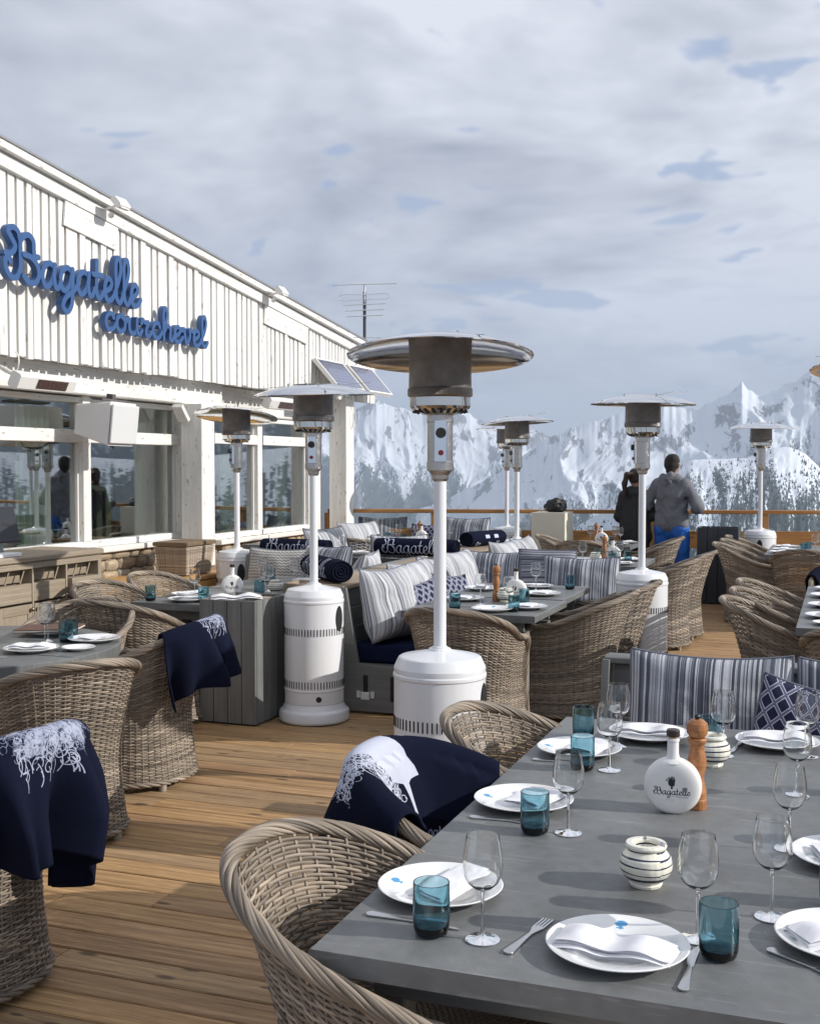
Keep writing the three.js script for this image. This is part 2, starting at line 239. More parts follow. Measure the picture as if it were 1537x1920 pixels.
const tableMat = std({ map: rep(tableTex, 0.7, 0.7), roughnessMap: rep(tableRough, 0.9, 0.9), roughness: 1, bumpMap: rep(speckle, 6, 6), bumpScale: 0.0004 });
const taupeTex = woodTex([0.50, 0.45, 0.385], [0.64, 0.585, 0.51], { seed: 31, streak: 0.4, stain: 0.3, knots: 2 });
const taupeMat = woodMat(taupeTex, { roughness: 0.65 }), beigeWood = woodMat(taupeTex, { color: lin(1.12, 1.08, 1.03), roughness: 0.65 });
const honeyTex = woodTex([0.62, 0.45, 0.25], [0.83, 0.66, 0.42], { seed: 41, streak: 0.5, stain: 0.3 }), honeyMat = woodMat(honeyTex, { roughness: 0.6 }), railMat = woodMat(honeyTex, { color: lin(0.72, 0.62, 0.5), roughness: 0.6 });
const black = std({ color: lin(0.012, 0.012, 0.013), roughness: 0.6 });

// ------------------------------------------------------------------ the deck: planks run across, towards the building
const RAIL_A = [-6.9, -14.43], RAIL_B = [1.6, -16.70];   // line of the far railing
const railZ = (x) => lerp(RAIL_A[1], RAIL_B[1], (x - RAIL_A[0]) / (RAIL_B[0] - RAIL_A[0]));
{
  const deck = structure('deck', null, null, 'weathered brown timber deck of the terrace'), r = rng(9), P = 0.1465, far = [];
  for (let i = 0; ; i++) {
    const z = -0.3 - i * P; if (z < -17) break;
    const xs = [-6.9]; let x = -6.9 + 1.2 + r() * 3.2; while (x < 6.0) { xs.push(x); x += 3.0 + r() * 1.9; } xs.push(6.4);
    for (let k = 0; k < xs.length - 1; k++) {
      let x0 = xs[k] + 0.002, x1 = xs[k + 1] - 0.002; if (railZ(x0) > z + 0.1) { x0 = RAIL_A[0] + (z + 0.1 - RAIL_A[1]) / (RAIL_B[1] - RAIL_A[1]) * (RAIL_B[0] - RAIL_A[0]); if (x0 > x1) continue; }
      const g = boxm(x0, x1, -0.027 + (r() - 0.5) * 0.003, 0.0 + (r() - 0.5) * 0.0035, z - P / 2 + 0.005, z + P / 2 - 0.005, 0.004, 0, r() * 9, r() * 3);
      if (z > -7.6 && x0 < 0.8) mesh('plank', g, deckMats[Math.floor(r() * 9)], deck); else far.push([g, Math.floor(r() * 9)]);
    }
  }
  const L = far.map(([g, k]) => { const q = 0.8 + 0.05 * (k % 5), n = g.attributes.position.count, c = new Float32Array(n * 3).fill(q); g.setAttribute('color', new THREE.BufferAttribute(c, 3)); return g; }); mesh('far_planks', merge(L), woodMat(deckTex[0], { vertexColors: true, bumpScale: 0.003, roughness: 0.72 }), deck).userData.kind = 'stuff';
  mesh('joists', merge(Array.from({ length: 24 }, (_, i) => boxm(-6.8 + i * 0.56, -6.72 + i * 0.56, -0.2, -0.034, -17.0, -0.2, 0, 2))), deckMats[1], deck).userData.kind = 'stuff';
  mesh('light_block_slab', boxm(-6.9, 6.4, -0.3, -0.24, -17, -0.1, 0), deckMats[1], deck);  // unseen solid slab added below the joists to block light from underneath
}

// ------------------------------------------------------------------ the building with its white board-clad gable
const XF = -6.20, ROOF = (z) => 4.245 + (z + 7.66) * 0.1135;   // underside line of the sloping roof edge
const paneMat = phy({ color: lin(0.72, 0.80, 0.80), transmission: 1, thickness: 0, roughness: 0.01, ior: 3.5, metalness: 0 });
const house = thing('restaurant_building', 'white board-clad chalet restaurant with sloping roof and glazed front', 'building');
{
  const r = rng(15), Z0 = -4.2, Z1 = -15.45;
  // boards with open joints over a recessed lining
  const lining = mk([XF - 0.05, 2.6, Z0, XF - 0.05, ROOF(Z0) - 0.12, Z0, XF - 0.05, 2.6, Z1, XF - 0.05, ROOF(Z1) - 0.12, Z1, XF - 0.12, 2.6, Z0, XF - 0.12, ROOF(Z0) - 0.12, Z0, XF - 0.12, 2.6, Z1, XF - 0.12, ROOF(Z1) - 0.12, Z1], [0, 2, 1, 1, 2, 3, 4, 5, 6, 5, 7, 6, 0, 1, 4, 1, 5, 4, 2, 6, 3, 3, 6, 7, 0, 4, 2, 2, 4, 6], [0, 0, 0, 1, 1, 0, 1, 1, 0, 0, 0, 1, 1, 0, 1, 1]);
  mesh('wall_lining', lining, whiteMats[3], house);
  let z = Z0; const cut = [[-8.36, -9.12], [-12.0, -13.15]];
  while (z > Z1 + 0.02) {
    const w = r() < 0.06 ? 0.15 + r() * 0.03 : 0.085 + r() * 0.028, zc = Math.max(z - w, Z1), proud = 0.014 * r() + (r() < 0.15 ? 0.012 : 0), top = ROOF((z + zc) / 2) - 0.15;
    const b = boxm(XF - 0.047, XF - 0.018 + proud, 2.585 + r() * 0.02, top, zc + 0.011, z - 0.011, 0.004, 1, r() * 9, r() * 3);
    mesh('wall_board', b, whiteMats[Math.floor(r() * 4)], house); z = zc - 0.004;
  }
  // boards at the roof edge: a wide fascia, a shadow gap, the roof edge above it
  const slope = Math.atan(0.1135), rakeBar = (z0, z1, x0, x1, lo, hi, m, name) => { const L = (z0 - z1) / Math.cos(slope), g = bar(0, 0, 0, x1 - x0, hi - lo, L, 2, 0.004, r() * 5, r() * 5); at(g, 0, 0, 0, -slope, 0, 0); const zm = (z0 + z1) / 2; g.translate((x0 + x1) / 2, ROOF(zm) + (lo + hi) / 2, zm); return mesh(name, g, m, house); };
  for (const [a, b] of [[-4.1, -7.2], [-7.2, -10.55], [-10.55, -13.4], [-13.4, -15.55]]) { rakeBar(a - 0.002, b + 0.002, XF - 0.02, XF + 0.03, -0.205, -0.10, whiteMats[2], 'fascia_board'); rakeBar(a - 0.002, b + 0.002, XF + 0.0, XF + 0.085, -0.085, 0.0, whiteMats[2], 'roof_edge_board'); }
  for (const [a, b] of cut) rakeBar(a, b, XF + 0.0, XF + 0.018, -0.42, -0.207, whiteMats[0], 'patch_board');
  // roof slab behind and its metal drip edge
  { const L = 12.2, g = bar(0, 0, 0, 8.6, 0.10, L / Math.cos(slope), 2, 0.004); at(g, 0, 0, 0, -slope, 0, 0); g.translate(XF - 4.36, ROOF(-9.6) - 0.062, -9.6); mesh('roof', g, std({ color: lin(0.34, 0.34, 0.35), metalness: 0.3, roughness: 0.5 }), house); }
  { const g = bar(0, 0, 0, 0.012, 0.022, 11.5 / Math.cos(slope), 2, 0.002); at(g, 0, 0, 0, -slope, 0, 0); g.translate(XF + 0.093, ROOF(-9.85) - 0.012, -9.85); mesh('drip_edge', g, std({ color: lin(0.4, 0.4, 0.4), metalness: 0.8, roughness: 0.4 }), house); }
  // soffit, beams, posts
  mesh('soffit', boxm(-6.62, XF - 0.13, 2.62, 2.66, Z0, -15.4, 0.003, 2), whiteMats[1], house);
  mesh('beam', boxm(-6.62, -6.40, 2.36, 2.615, Z0, -11.4, 0.012, 2, 1.3, 0.4), whiteMats[2], house);
  mesh('beam', boxm(-6.68, -6.545, 2.30, 2.615, -11.41, -15.3, 0.012, 2, 4.1, 0.9), whiteMats[0], house);
  mesh('post', boxm(-6.44, -6.19, 0.0, 2.357, -10.86, -10.60, 0.008, 1, 0.2, 0.1), whiteMats[2], house);
  mesh('post', boxm(-6.44, -6.19, 0.0, 2.60, -14.60, -14.34, 0.008, 1, 3.2, 0.8), whiteMats[0], house);
  const brace = boxm(-6.42, -6.30, 0, 0.20, 0, 0.05, 0.004, 1); at(brace, 0, 2.20, -10.56, 0.75, 0, 0); mesh('brace', brace, whiteMats[1], house);
  // glazed front: windows with frames, panes and sills
  const XG = -6.60, fr = whiteMats[2], fr2 = whiteMats[1];
  const bays = [[-4.3, -6.6], [-6.72, -9.05], [-9.17, -10.71], [-11.46, -12.46], [-12.61, -13.87]];
  bays.forEach(([a, b], i) => {
    const sill = i < 3 ? 1.02 : 0.955, tr0 = i < 3 ? 1.93 : 1.965, tr1 = tr0 + 0.115, top = i < 3 ? 2.345 : 2.285;
    const w = mesh('window', merge([boxm(XG - 0.03, XG + 0.07, sill - 0.06, sill, b - 0.11, a + 0.005, 0.005), boxm(XG - 0.03, XG + 0.075, tr0, tr1, b, a, 0.005), boxm(XG - 0.03, XG + 0.06, top - 0.05, top, b, a, 0.005), boxm(XG - 0.04, XG + 0.08, sill, top + 0.01, b - 0.115, b, 0.005, 1)]), fr, house);
    mesh('pane', boxm(XG - 0.003, XG + 0.003, sill, tr0, b, a, 0), paneMat, w); mesh('pane', boxm(XG - 0.003, XG + 0.003, tr1, top - 0.05, b, a, 0), paneMat, w);
    mesh('sill', boxm(XG - 0.06, XG + 0.155, sill - 0.115, sill - 0.062, b - 0.12, a + 0.01, 0.008), fr2, w);
    for (const s of [a - 0.012, b + 0.012]) { mesh('inner_frame', merge([boxm(XG - 0.02, XG + 0.03, sill + 0.002, tr0 - 0.002, s - 0.012, s + 0.012, 0.003, 1), boxm(XG - 0.02, XG + 0.03, tr1 + 0.002, top - 0.052, s - 0.012, s + 0.012, 0.003, 1)]), fr2, w); }
  });
  mesh('wall_panel', boxm(-6.72, -6.615, 0, 2.35, -11.45, -10.83, 0.004, 1), whiteMats[1], house);
  mesh('wall_panel', boxm(-6.70, -6.55, 0, 2.32, -14.33, -13.99, 0.006, 1), whiteMats[0], house);
  mesh('head_wall', boxm(-6.74, -6.66, 2.30, 2.62, Z0, -14.3, 0.004, 2), whiteMats[1], house);
  mesh('gable_end_wall', merge([boxm(-13.5, -6.72, 0, 2.9, -14.42, -14.34, 0.004, 1)]), whiteMats[1], house);
  // rubble stone below the sills
  { const sr = rng(33), cols = [[0.62, 0.49, 0.33], [0.55, 0.44, 0.31], [0.68, 0.56, 0.40], [0.47, 0.39, 0.29], [0.58, 0.52, 0.43]];
    const st = tex(256, 256, (u, v) => 0.78 + (fbm(u * 6, v * 6, 5, 6, 6) - 0.5) * 0.6 + (fbm(u * 40, v * 40, 2, 40, 40) - 0.5) * 0.2), mats = cols.map((c) => std({ map: st, color: lin(...c), roughness: 0.9, bumpMap: st, bumpScale: 0.01 }));
    mesh('mortar', boxm(-6.70, -6.585, 0, 0.90, -14.3, -4.3, 0), std({ color: lin(0.36, 0.31, 0.24), roughness: 1, bumpMap: rep(speckle, 8, 8), bumpScale: 0.01 }), house);
    let y = 0.46; while (y < 0.88) { const hgt = Math.min(0.10 + sr() * 0.10, 0.90 - y); let zz = -7.3; while (zz > -13.9) { const w = 0.12 + sr() * 0.2; if (!(zz < -10.5 && zz > -11.5)) { const g = new THREE.IcosahedronGeometry(0.5, 2), p = g.attributes.position; for (let i = 0; i < p.count; i++) { const v = new THREE.Vector3().fromBufferAttribute(p, i).normalize(); const n = 0.9 + 0.28 * fbm(v.x * 1.6 + y * 9 + 40, v.y * 1.6 + v.z * 2 + zz * 5 + 90, 3); const q = (c) => Math.sign(c) * Math.pow(Math.abs(c), 0.62); p.setXYZ(i, q(v.x) * 0.5 * n, q(v.y) * 0.5 * n, q(v.z) * 0.5 * n); } g.computeVertexNormals(); g.scale(0.11, hgt * 1.02, w * 1.0); g.translate(-6.565 + sr() * 0.012, y + hgt / 2, zz - w / 2); mesh('stone', g, mats[Math.floor(sr() * 5)], house); } zz -= w * 0.99; } y += hgt * 0.99; }
  }
  // raised timber step along the stone base
  for (const g of Array.from({ length: 3 }, (_, i) => boxm(-6.51 + i * 0.25, -6.263 + i * 0.25, 0.62, 0.66, -14.2, -7.35, 0.006, 2, i * 2.1, i)).concat(Array.from({ length: 4 }, (_, i) => boxm(-5.80, -5.765, 0.005 + i * 0.153, 0.153 + i * 0.153, -14.2, -7.35, 0.005, 2, i, i * 3)))) mesh('plinth_board', g, honeyMat, house);
  // the room behind the glass
  const inner = std({ color: lin(0.16, 0.145, 0.125), roughness: 0.9 });
  mesh('room_floor', boxm(-13.5, -6.75, 0.02, 0.10, -14.3, Z0, 0), std({ color: lin(0.12, 0.085, 0.05), roughness: 0.6 }), house);
  mesh('room_ceiling', boxm(-13.5, -6.75, 2.68, 2.75, -14.3, Z0, 0), inner, house);
  mesh('room_wall', boxm(-13.6, -13.5, 0, 2.8, -14.3, Z0, 0), inner, house);
  mesh('room_wall', boxm(-13.5, -6.75, 0, 2.8, Z0 + 0.0, Z0 + 0.1, 0), inner, house);
  for (const [x, zc] of [[-9.2, -8.2], [-9.2, -12.0]]) mesh('room_column', boxm(x - 0.2, x + 0.2, 0.1, 2.68, zc - 0.25, zc + 0.25, 0.01, 1), inner, house);
  const drape = std({ color: lin(0.60, 0.58, 0.47), roughness: 0.9, side: THREE.DoubleSide });
  for (const [z0, w, sw] of [[-8.50, 0.48, 0], [-10.35, 0.30, 0.25], [-12.12, 0.30, 0.1], [-13.60, 0.24, 0]]) { // curtains
    const pos = [], idx = [], N = 60, K = 14; for (let j = 0; j <= K; j++) for (let i = 0; i <= N; i++) { const t = j / K, u = i / N, gather = 1 - sw * Math.sin(Math.PI * Math.min(1, t * 1.1)); pos.push(-6.86 + 0.045 * Math.sin(u * 34 + t * 0.8) * (0.6 + 0.4 * fbm(u * 5, t * 2, 2)), 0.25 + 2.1 * t, z0 - (0.5 + (u - 0.5) * gather) * w); }
    for (let j = 0; j < K; j++) for (let i = 0; i < N; i++) { const a = j * (N + 1) + i; idx.push(a, a + 1, a + N + 1, a + 1, a + N + 2, a + N + 1); } mesh('curtain', mk(pos, idx), drape, house);
  }
}
// furniture seen through the panes
{
  const cloth = std({ color: lin(0.62, 0.63, 0.62), roughness: 0.9 }), woodIn = std({ color: lin(0.28, 0.24, 0.17), roughness: 0.7 });
  [[-7.9, -9.9, 'behind the middle pane'], [-8.0, -7.9, 'behind the left pane'], [-8.0, -12.9, 'behind the far pane']].forEach(([x, z, w]) => { const t = thing('dining_table', 'indoor table under a pale cloth ' + w, 'table', 'tables inside the restaurant', [x, 0.1, z]); mesh('tablecloth', merge([boxm(-0.5, 0.5, 0.72, 0.75, -0.42, 0.42, 0.01), boxm(-0.5, -0.49, 0.45, 0.72, -0.42, 0.42, 0), boxm(0.49, 0.5, 0.45, 0.72, -0.42, 0.42, 0)]), cloth, t); mesh('leg', boxm(-0.06, 0.06, 0.03, 0.72, -0.06, 0.06, 0.005), woodIn, t); mesh('foot', boxm(-0.3, 0.3, 0, 0.03, -0.3, 0.3, 0.005), woodIn, t); });
  const c = thing('slatted_chair', 'pale slatted chair leaning inside the middle window', 'chair', null, [-7.15, 0.1, -10.25], 1.2); for (let i = 0; i < 4; i++) mesh('slat', boxm(-0.2 + i * 0.11, -0.13 + i * 0.11, 0.45, 1.35, -0.015, 0.015, 0.004), woodIn, c); mesh('seat', boxm(-0.22, 0.28, 0.41, 0.45, -0.02, 0.42, 0.006), woodIn, c); mesh('top_rail', boxm(-0.22, 0.28, 1.352, 1.42, -0.02, 0.02, 0.006), woodIn, c); for (const [x, z] of [[-0.2, 0], [0.24, 0], [-0.2, 0.38], [0.24, 0.38]]) mesh('leg', boxm(x, x + 0.04, 0, 0.41, z, z + 0.04, 0.004), woodIn, c);
}

// ------------------------------------------------------------------ script lettering (a pen-stroke alphabet, unit = x-height)
const GLYPH = {
  B: [2.2, [[0.11, 0.99], [0.45, 1.02], [0.68, 1.3], [0.45, 1.62], [0.26, 1.85], [0.55, 2.02], [0.85, 1.9], [0.95, 1.6], [0.98, 1.0], [0.95, 0.5], [0.7, 0.13], [0.4, 0.13], [0.12, 0.4], [0.1, 0.75], [0.3, 0.85], [0.36, 0.7]], [[0.97, 1.55], [1.15, 1.75], [1.45, 1.87], [1.73, 1.7], [1.77, 1.3], [1.80, 1.12], [2.05, 1.1]], [[1.15, 1.08], [1.6, 1.02], [1.98, 0.72], [2.03, 0.35], [1.8, 0.08], [1.4, 0.05], [1.1, 0.25]]],
  a: [1.16, [[0.93, 0.85], [0.6, 1.0], [0.22, 0.75], [0.13, 0.35], [0.35, 0.04], [0.68, 0.25], [0.9, 0.78]], [[0.92, 0.97], [0.85, 0.4], [0.95, 0.08], [1.12, 0.1], [1.28, 0.38]]],
  g: [1.16, [[0.93, 0.85], [0.6, 1.0], [0.22, 0.75], [0.13, 0.35], [0.35, 0.04], [0.68, 0.25], [0.9, 0.78]], [[0.94, 0.97], [0.9, 0.2], [0.82, -0.5], [0.52, -0.8], [0.25, -0.6], [0.42, -0.25], [0.92, 0.08], [1.27, 0.38]]],
  t: [0.78, [[0.36, 1.6], [0.32, 0.9], [0.31, 0.25], [0.5, 0.04], [0.82, 0.34]], [[0.06, 1.0], [0.7, 1.03]]],
  e: [0.8, [[0.1, 0.4], [0.5, 0.55], [0.65, 0.8], [0.45, 1.0], [0.2, 0.8], [0.12, 0.4], [0.3, 0.05], [0.6, 0.1], [0.87, 0.38]]],
  l: [0.62, [[0.05, 0.4], [0.4, 1.0], [0.56, 1.6], [0.42, 2.0], [0.22, 1.8], [0.18, 1.0], [0.22, 0.2], [0.45, 0.04], [0.7, 0.36]]],
  c: [0.84, [[0.7, 0.75], [0.55, 0.98], [0.25, 0.85], [0.1, 0.45], [0.3, 0.05], [0.6, 0.1], [0.87, 0.42]]],
  o: [0.9, [[0.48, 1], [0.15, 0.75], [0.12, 0.3], [0.4, 0.03], [0.7, 0.25], [0.72, 0.7], [0.46, 0.98], [0.62, 0.8], [0.98, 0.86]]],
  u: [1.14, [[0.05, 0.7], [0.2, 0.95], [0.2, 0.3], [0.4, 0.04], [0.7, 0.2], [0.8, 0.95]], [[0.8, 0.92], [0.8, 0.25], [1.0, 0.05], [1.18, 0.32]]],
  r: [0.92, [[0.05, 0.75], [0.2, 1.0], [0.3, 0.85], [0.66, 0.9], [0.5, 0.6], [0.42, 0.2], [0.62, 0.05], [0.9, 0.34]]],
  h: [1.06, [[0.05, 0.4], [0.4, 1.1], [0.52, 1.7], [0.37, 2.0], [0.22, 1.7], [0.2, 0.05]], [[0.22, 0.5], [0.5, 0.92], [0.76, 0.75], [0.73, 0.2], [0.9, 0.05], [1.1, 0.34]]],
  v: [1.0, [[0.05, 0.8], [0.2, 0.97], [0.3, 0.5], [0.45, 0.06], [0.76, 0.5], [0.76, 0.95], [1.04, 0.86]]],
};
const strokeCurve = (pts) => new THREE.CatmullRomCurve3(pts.map(([x, y]) => new THREE.Vector3(x, y, 0)), false, 'centripetal');
const textWidth = (s) => [...s].reduce((a, c) => a + GLYPH[c][0], 0);
function penText(ctx, s, x, y, unit, width, color) { // draws the lettering flat (print on cloth or china)
  ctx.strokeStyle = color; ctx.lineCap = 'round'; ctx.lineJoin = 'round';
  for (const ch of s) { const [w, ...st] = GLYPH[ch]; for (const p of st) { const c = strokeCurve(p); const N = 40; for (let i = 0; i < N; i++) { const a = c.getPoint(i / N), b = c.getPoint((i + 1) / N), dir = Math.atan2(b.y - a.y, b.x - a.x); ctx.lineWidth = width * (0.55 + 0.75 * Math.abs(Math.sin(dir - 0.5))); ctx.beginPath(); ctx.moveTo(x + a.x * unit, y - a.y * unit); ctx.lineTo(x + b.x * unit, y - b.y * unit); ctx.stroke(); } } x += w * unit; }
}
function sweepLetter(pts, unit, width, depth, ox, oy, lift) { // a stroke cut from thick sheet: front face, back face, sides, round ends
  const c = strokeCurve(pts), N = Math.max(14, pts.length * 7), P = [], pos = [], idx = [];
  for (let i = 0; i <= N; i++) { const p = c.getPointAt(i / N), t = c.getTangentAt(i / N); P.push([p.x * unit + ox, p.y * unit + oy, Math.atan2(t.y, t.x), i / N]); }
  const rows = []; const cap = (p, s) => { for (let k = 4; k >= 1; k--) { const a = k / 4 * Math.PI / 2, kk = s < 0 ? k : 5 - k, an = kk / 4 * Math.PI / 2; rows.push([p[0] + s * Math.cos(p[2]) * Math.sin(an) * width / 2, p[1] + s * Math.sin(p[2]) * Math.sin(an) * width / 2, p[2], p[3], Math.max(0.02, Math.cos(an))]); } };
  cap(P[0], -1); P.forEach((p) => rows.push([...p, 1])); cap(P[N], 1);
  rows.forEach(([x, y, a, t, w]) => { const nx = -Math.sin(a) * width / 2 * w, ny = Math.cos(a) * width / 2 * w, f = depth + lift + t * 0.0035; pos.push(x + nx, y + ny, f, x - nx, y - ny, f, x + nx, y + ny, lift, x - nx, y - ny, lift); });
  for (let i = 0; i < rows.length - 1; i++) { const a = i * 4, b = a + 4; idx.push(a, a + 1, b + 1, a, b + 1, b, a + 2, b + 2, a + 3, b + 2, b + 3, a + 3, a, b, a + 2, b, b + 2, a + 2, a + 1, a + 3, b + 1, b + 1, a + 3, b + 3); }
  return toCreasedNormals(mk(pos, idx), 0.7);
}
{
  const steelPin = std({ color: lin(0.6, 0.6, 0.6), metalness: 0.8 }), blue = std({ color: lin(0.03, 0.088, 0.235), roughness: 0.5 }), place = (s, u0, base, unit, width, word, fit) => {
    const sign = thing('script_sign', word, 'sign', 'blue lettering on the gable', [XF + 0.055, base, -u0], Math.PI / 2); let x = 0; const k = fit / (textWidth(s) * unit);
    [...s].forEach((ch) => { const [w, ...st] = GLYPH[ch]; mesh('letter', merge(st.map((p, i) => sweepLetter(p.map(([a, b]) => [a * k, b]), unit, width, 0.055, x, 0, i * 0.0045))), blue, sign); x += w * unit * k; });
    for (let i = 0; i < 6; i++) mesh('standoff', rod([fit * (0.06 + i * 0.17), 0.10, 0.004], [fit * (0.06 + i * 0.17), 0.10, -0.08], 0.008, 6), steelPin, sign);
  };
  place('Bagatelle', 7.47, 3.165, 0.205, 0.046, 'large blue script lettering high on the white gable', 1.86);
  place('courchevel', 8.78, 2.915, 0.155, 0.039, 'smaller blue script lettering under the large blue word', 1.76);
}
// ------------------------------------------------------------------ wicker
const wickerMat = std({ color: lin(1, 1, 1), vertexColors: true, roughness: 0.62, side: THREE.DoubleSide });
const wickerTone = (r, k = 1) => { const t = r(), q = k * (0.78 + 0.44 * r()); return [lerp(0.135, 0.31, t) * q, lerp(0.109, 0.254, t) * q, lerp(0.084, 0.198, t) * q]; };
class Strands {
  constructor() { this.p = []; this.c = []; this.i = []; }
  // pts: [position, normal, side] triples; a strand of elliptic section
  add(pts, rn, rs, sides, tone) {
    const b0 = this.p.length / 3; pts.forEach(([p, n, s], k) => { for (let j = 0; j < sides; j++) { const a = j / sides * Math.PI * 2 + 0.5, cn = Math.cos(a) * rn, cs = Math.sin(a) * rs; this.p.push(p.x + n.x * cn + s.x * cs, p.y + n.y * cn + s.y * cs, p.z + n.z * cn + s.z * cs); this.c.push(...(typeof tone === 'function' ? tone(k) : tone)); } });
    for (let k = 0; k < pts.length - 1; k++) for (let j = 0; j < sides; j++) { const a = b0 + k * sides + j, b = b0 + k * sides + (j + 1) % sides; this.i.push(a, b, a + sides, b, b + sides, a + sides); }
  }
  geo() { return mk(this.p, this.i, null, this.c); }
}
const V = (x, y, z) => new THREE.Vector3(x, y, z);
function frameOn(S, a, v) { const e = 0.004, p = S(a, v), ta = S(a + e, v).sub(S(a - e, v)).normalize(), tv = S(a, Math.min(1, v + e)).sub(S(a, v - e)).normalize(); const n = ta.clone().cross(tv).normalize(); return { p, n, ta, tv }; }
function weave(S, { rows, stakes, sub, sides, rs, rn, amp, v0 = 0.02, v1 = 0.985, seed = 1, a0 = -1, a1 = 1, stakeR = 0.005 }) {
  const w = new Strands(), r = rng(seed);
  for (let j = 0; j < rows; j++) {
    const v = lerp(v0, v1, (j + 0.5) / rows), n = stakes * sub, pts = [], base = wickerTone(r), ph = r() * 9;
    for (let i = 0; i <= n; i++) { const a = lerp(a0, a1, i / n), f = frameOn(S, a, v + (fbm(a * 3 + ph, j, 2) - 0.5) * 0.005); const o = amp * Math.cos(Math.PI * (i / sub + j)); pts.push([f.p.addScaledVector(f.n, o), f.n, f.tv]); }
    w.add(pts, rn, rs, sides, (k) => { const q = 0.70 + 0.6 * vn(k * 0.33 + ph, j * 3.3); return base.map((x) => x * q); });
  }
  for (let i = 0; i <= stakes; i++) { const a = lerp(a0, a1, i / stakes), pts = [], tone = wickerTone(r, 0.9); for (let k = 0; k <= 9; k++) { const f = frameOn(S, a, lerp(0.0, 0.99, k / 9)); pts.push([f.p, f.n, f.ta]); } w.add(pts, stakeR * 0.8, stakeR, 4, tone); }
  return w.geo();
}
function rope(points, K, R, rho, twist, seg, sides, seed) { // strands laid round a path
  const c = new THREE.CatmullRomCurve3(points, false, 'centripetal'), fr = c.computeFrenetFrames(seg, false), L = c.getLength(), w = new Strands(), r = rng(seed);
  for (let k = 0; k < K; k++) { const pts = [], tone = wickerTone(r, 1.0), ph = r() * 9; for (let i = 0; i <= seg; i++) { const t = i / seg, an = k / K * Math.PI * 2 + twist * t * L + 0.35 * (vn(i * 0.07 + ph, k * 3.7) - 0.5), p = c.getPointAt(t), n = fr.normals[i].clone().multiplyScalar(Math.cos(an)).addScaledVector(fr.binormals[i], Math.sin(an)), s = fr.tangents[i].clone().cross(n); p.addScaledVector(n, R * (0.93 + 0.2 * vn(i * 0.11 + ph, k * 5.1))); pts.push([p, n, s]); } w.add(pts, rho * 0.75, rho, sides, (i) => { const q = 0.66 + 0.68 * vn(i * 0.15 + ph, k); return tone.map((x) => x * q); }); }
  const core = [], tone = [0.10, 0.08, 0.058]; for (let i = 0; i <= seg; i += 2) core.push([c.getPointAt(i / seg), fr.normals[i], fr.binormals[i]]); w.add(core, R * 0.85, R * 0.85, 6, tone);
  return w.geo();
}
const rimH = (a) => { const s = Math.abs(a); return 0.605 + 0.215 * Math.pow(sstep(0.92, 0.04, s), 1.15) - (s > 0.93 ? 0.07 * ((s - 0.93) / 0.07) ** 2 : 0); };
function plan(a) { const W = 0.285, zf = 0.26, zb = -0.04, B = 0.25, sf = 0.416, s = Math.abs(a), sg = Math.sign(a) || 1; if (s > 1 - sf) { const t = (s - (1 - sf)) / sf; return { x: sg * W, z: lerp(zb, zf, t), nx: sg, nz: 0 }; } const th = s / (1 - sf) * Math.PI / 2, x = sg * Math.sin(th) * W, z = zb - Math.cos(th) * B, nx = sg * Math.sin(th) / W, nz = -Math.cos(th) / B, l = Math.hypot(nx, nz); return { x, z, nx: nx / l, nz: nz / l }; }
function shell(a, v) { a = clamp(a, -1.02, 1.02); const y = v * rimH(a), q = plan(a), back = sstep(0.75, 0.08, Math.abs(a)), o = 0.032 * clamp((0.38 - y) / 0.38) ** 2 + lerp(0.045, 0.135, back) * clamp((y - 0.34) / 0.48) ** 1.4; return V(q.x + q.nx * o, y + 0.03, q.z + q.nz * o); }
function rimPath(n = 44) { const P = []; for (let k = 0; k <= 6; k++) { const p = shell(-1, lerp(0.02, 0.93, k / 6)); p.z += 0.02; P.push(p); } for (let i = 0; i <= n; i++) { const a = lerp(-0.985, 0.985, i / n), p = shell(a, 1); p.y += 0.008; const q = plan(a); p.x += q.nx * 0.014; p.z += q.nz * 0.014; P.push(p); } for (let k = 6; k >= 0; k--) { const p = shell(1, lerp(0.02, 0.93, k / 6)); p.z += 0.02; P.push(p); } return P; }
const seatTex = tex(128, 128, (u, v) => 0.5 + 0.5 * Math.sin(v * Math.PI * 32) * (Math.sin(u * Math.PI * 16) > 0 ? 1 : -1), false);
const seatMat = std({ color: lin(0.22, 0.175, 0.125), roughness: 0.8, bumpMap: rep(seatTex, 4, 4), bumpScale: 0.01 }), footMat = std({ color: lin(0.30, 0.27, 0.22), roughness: 0.7 });
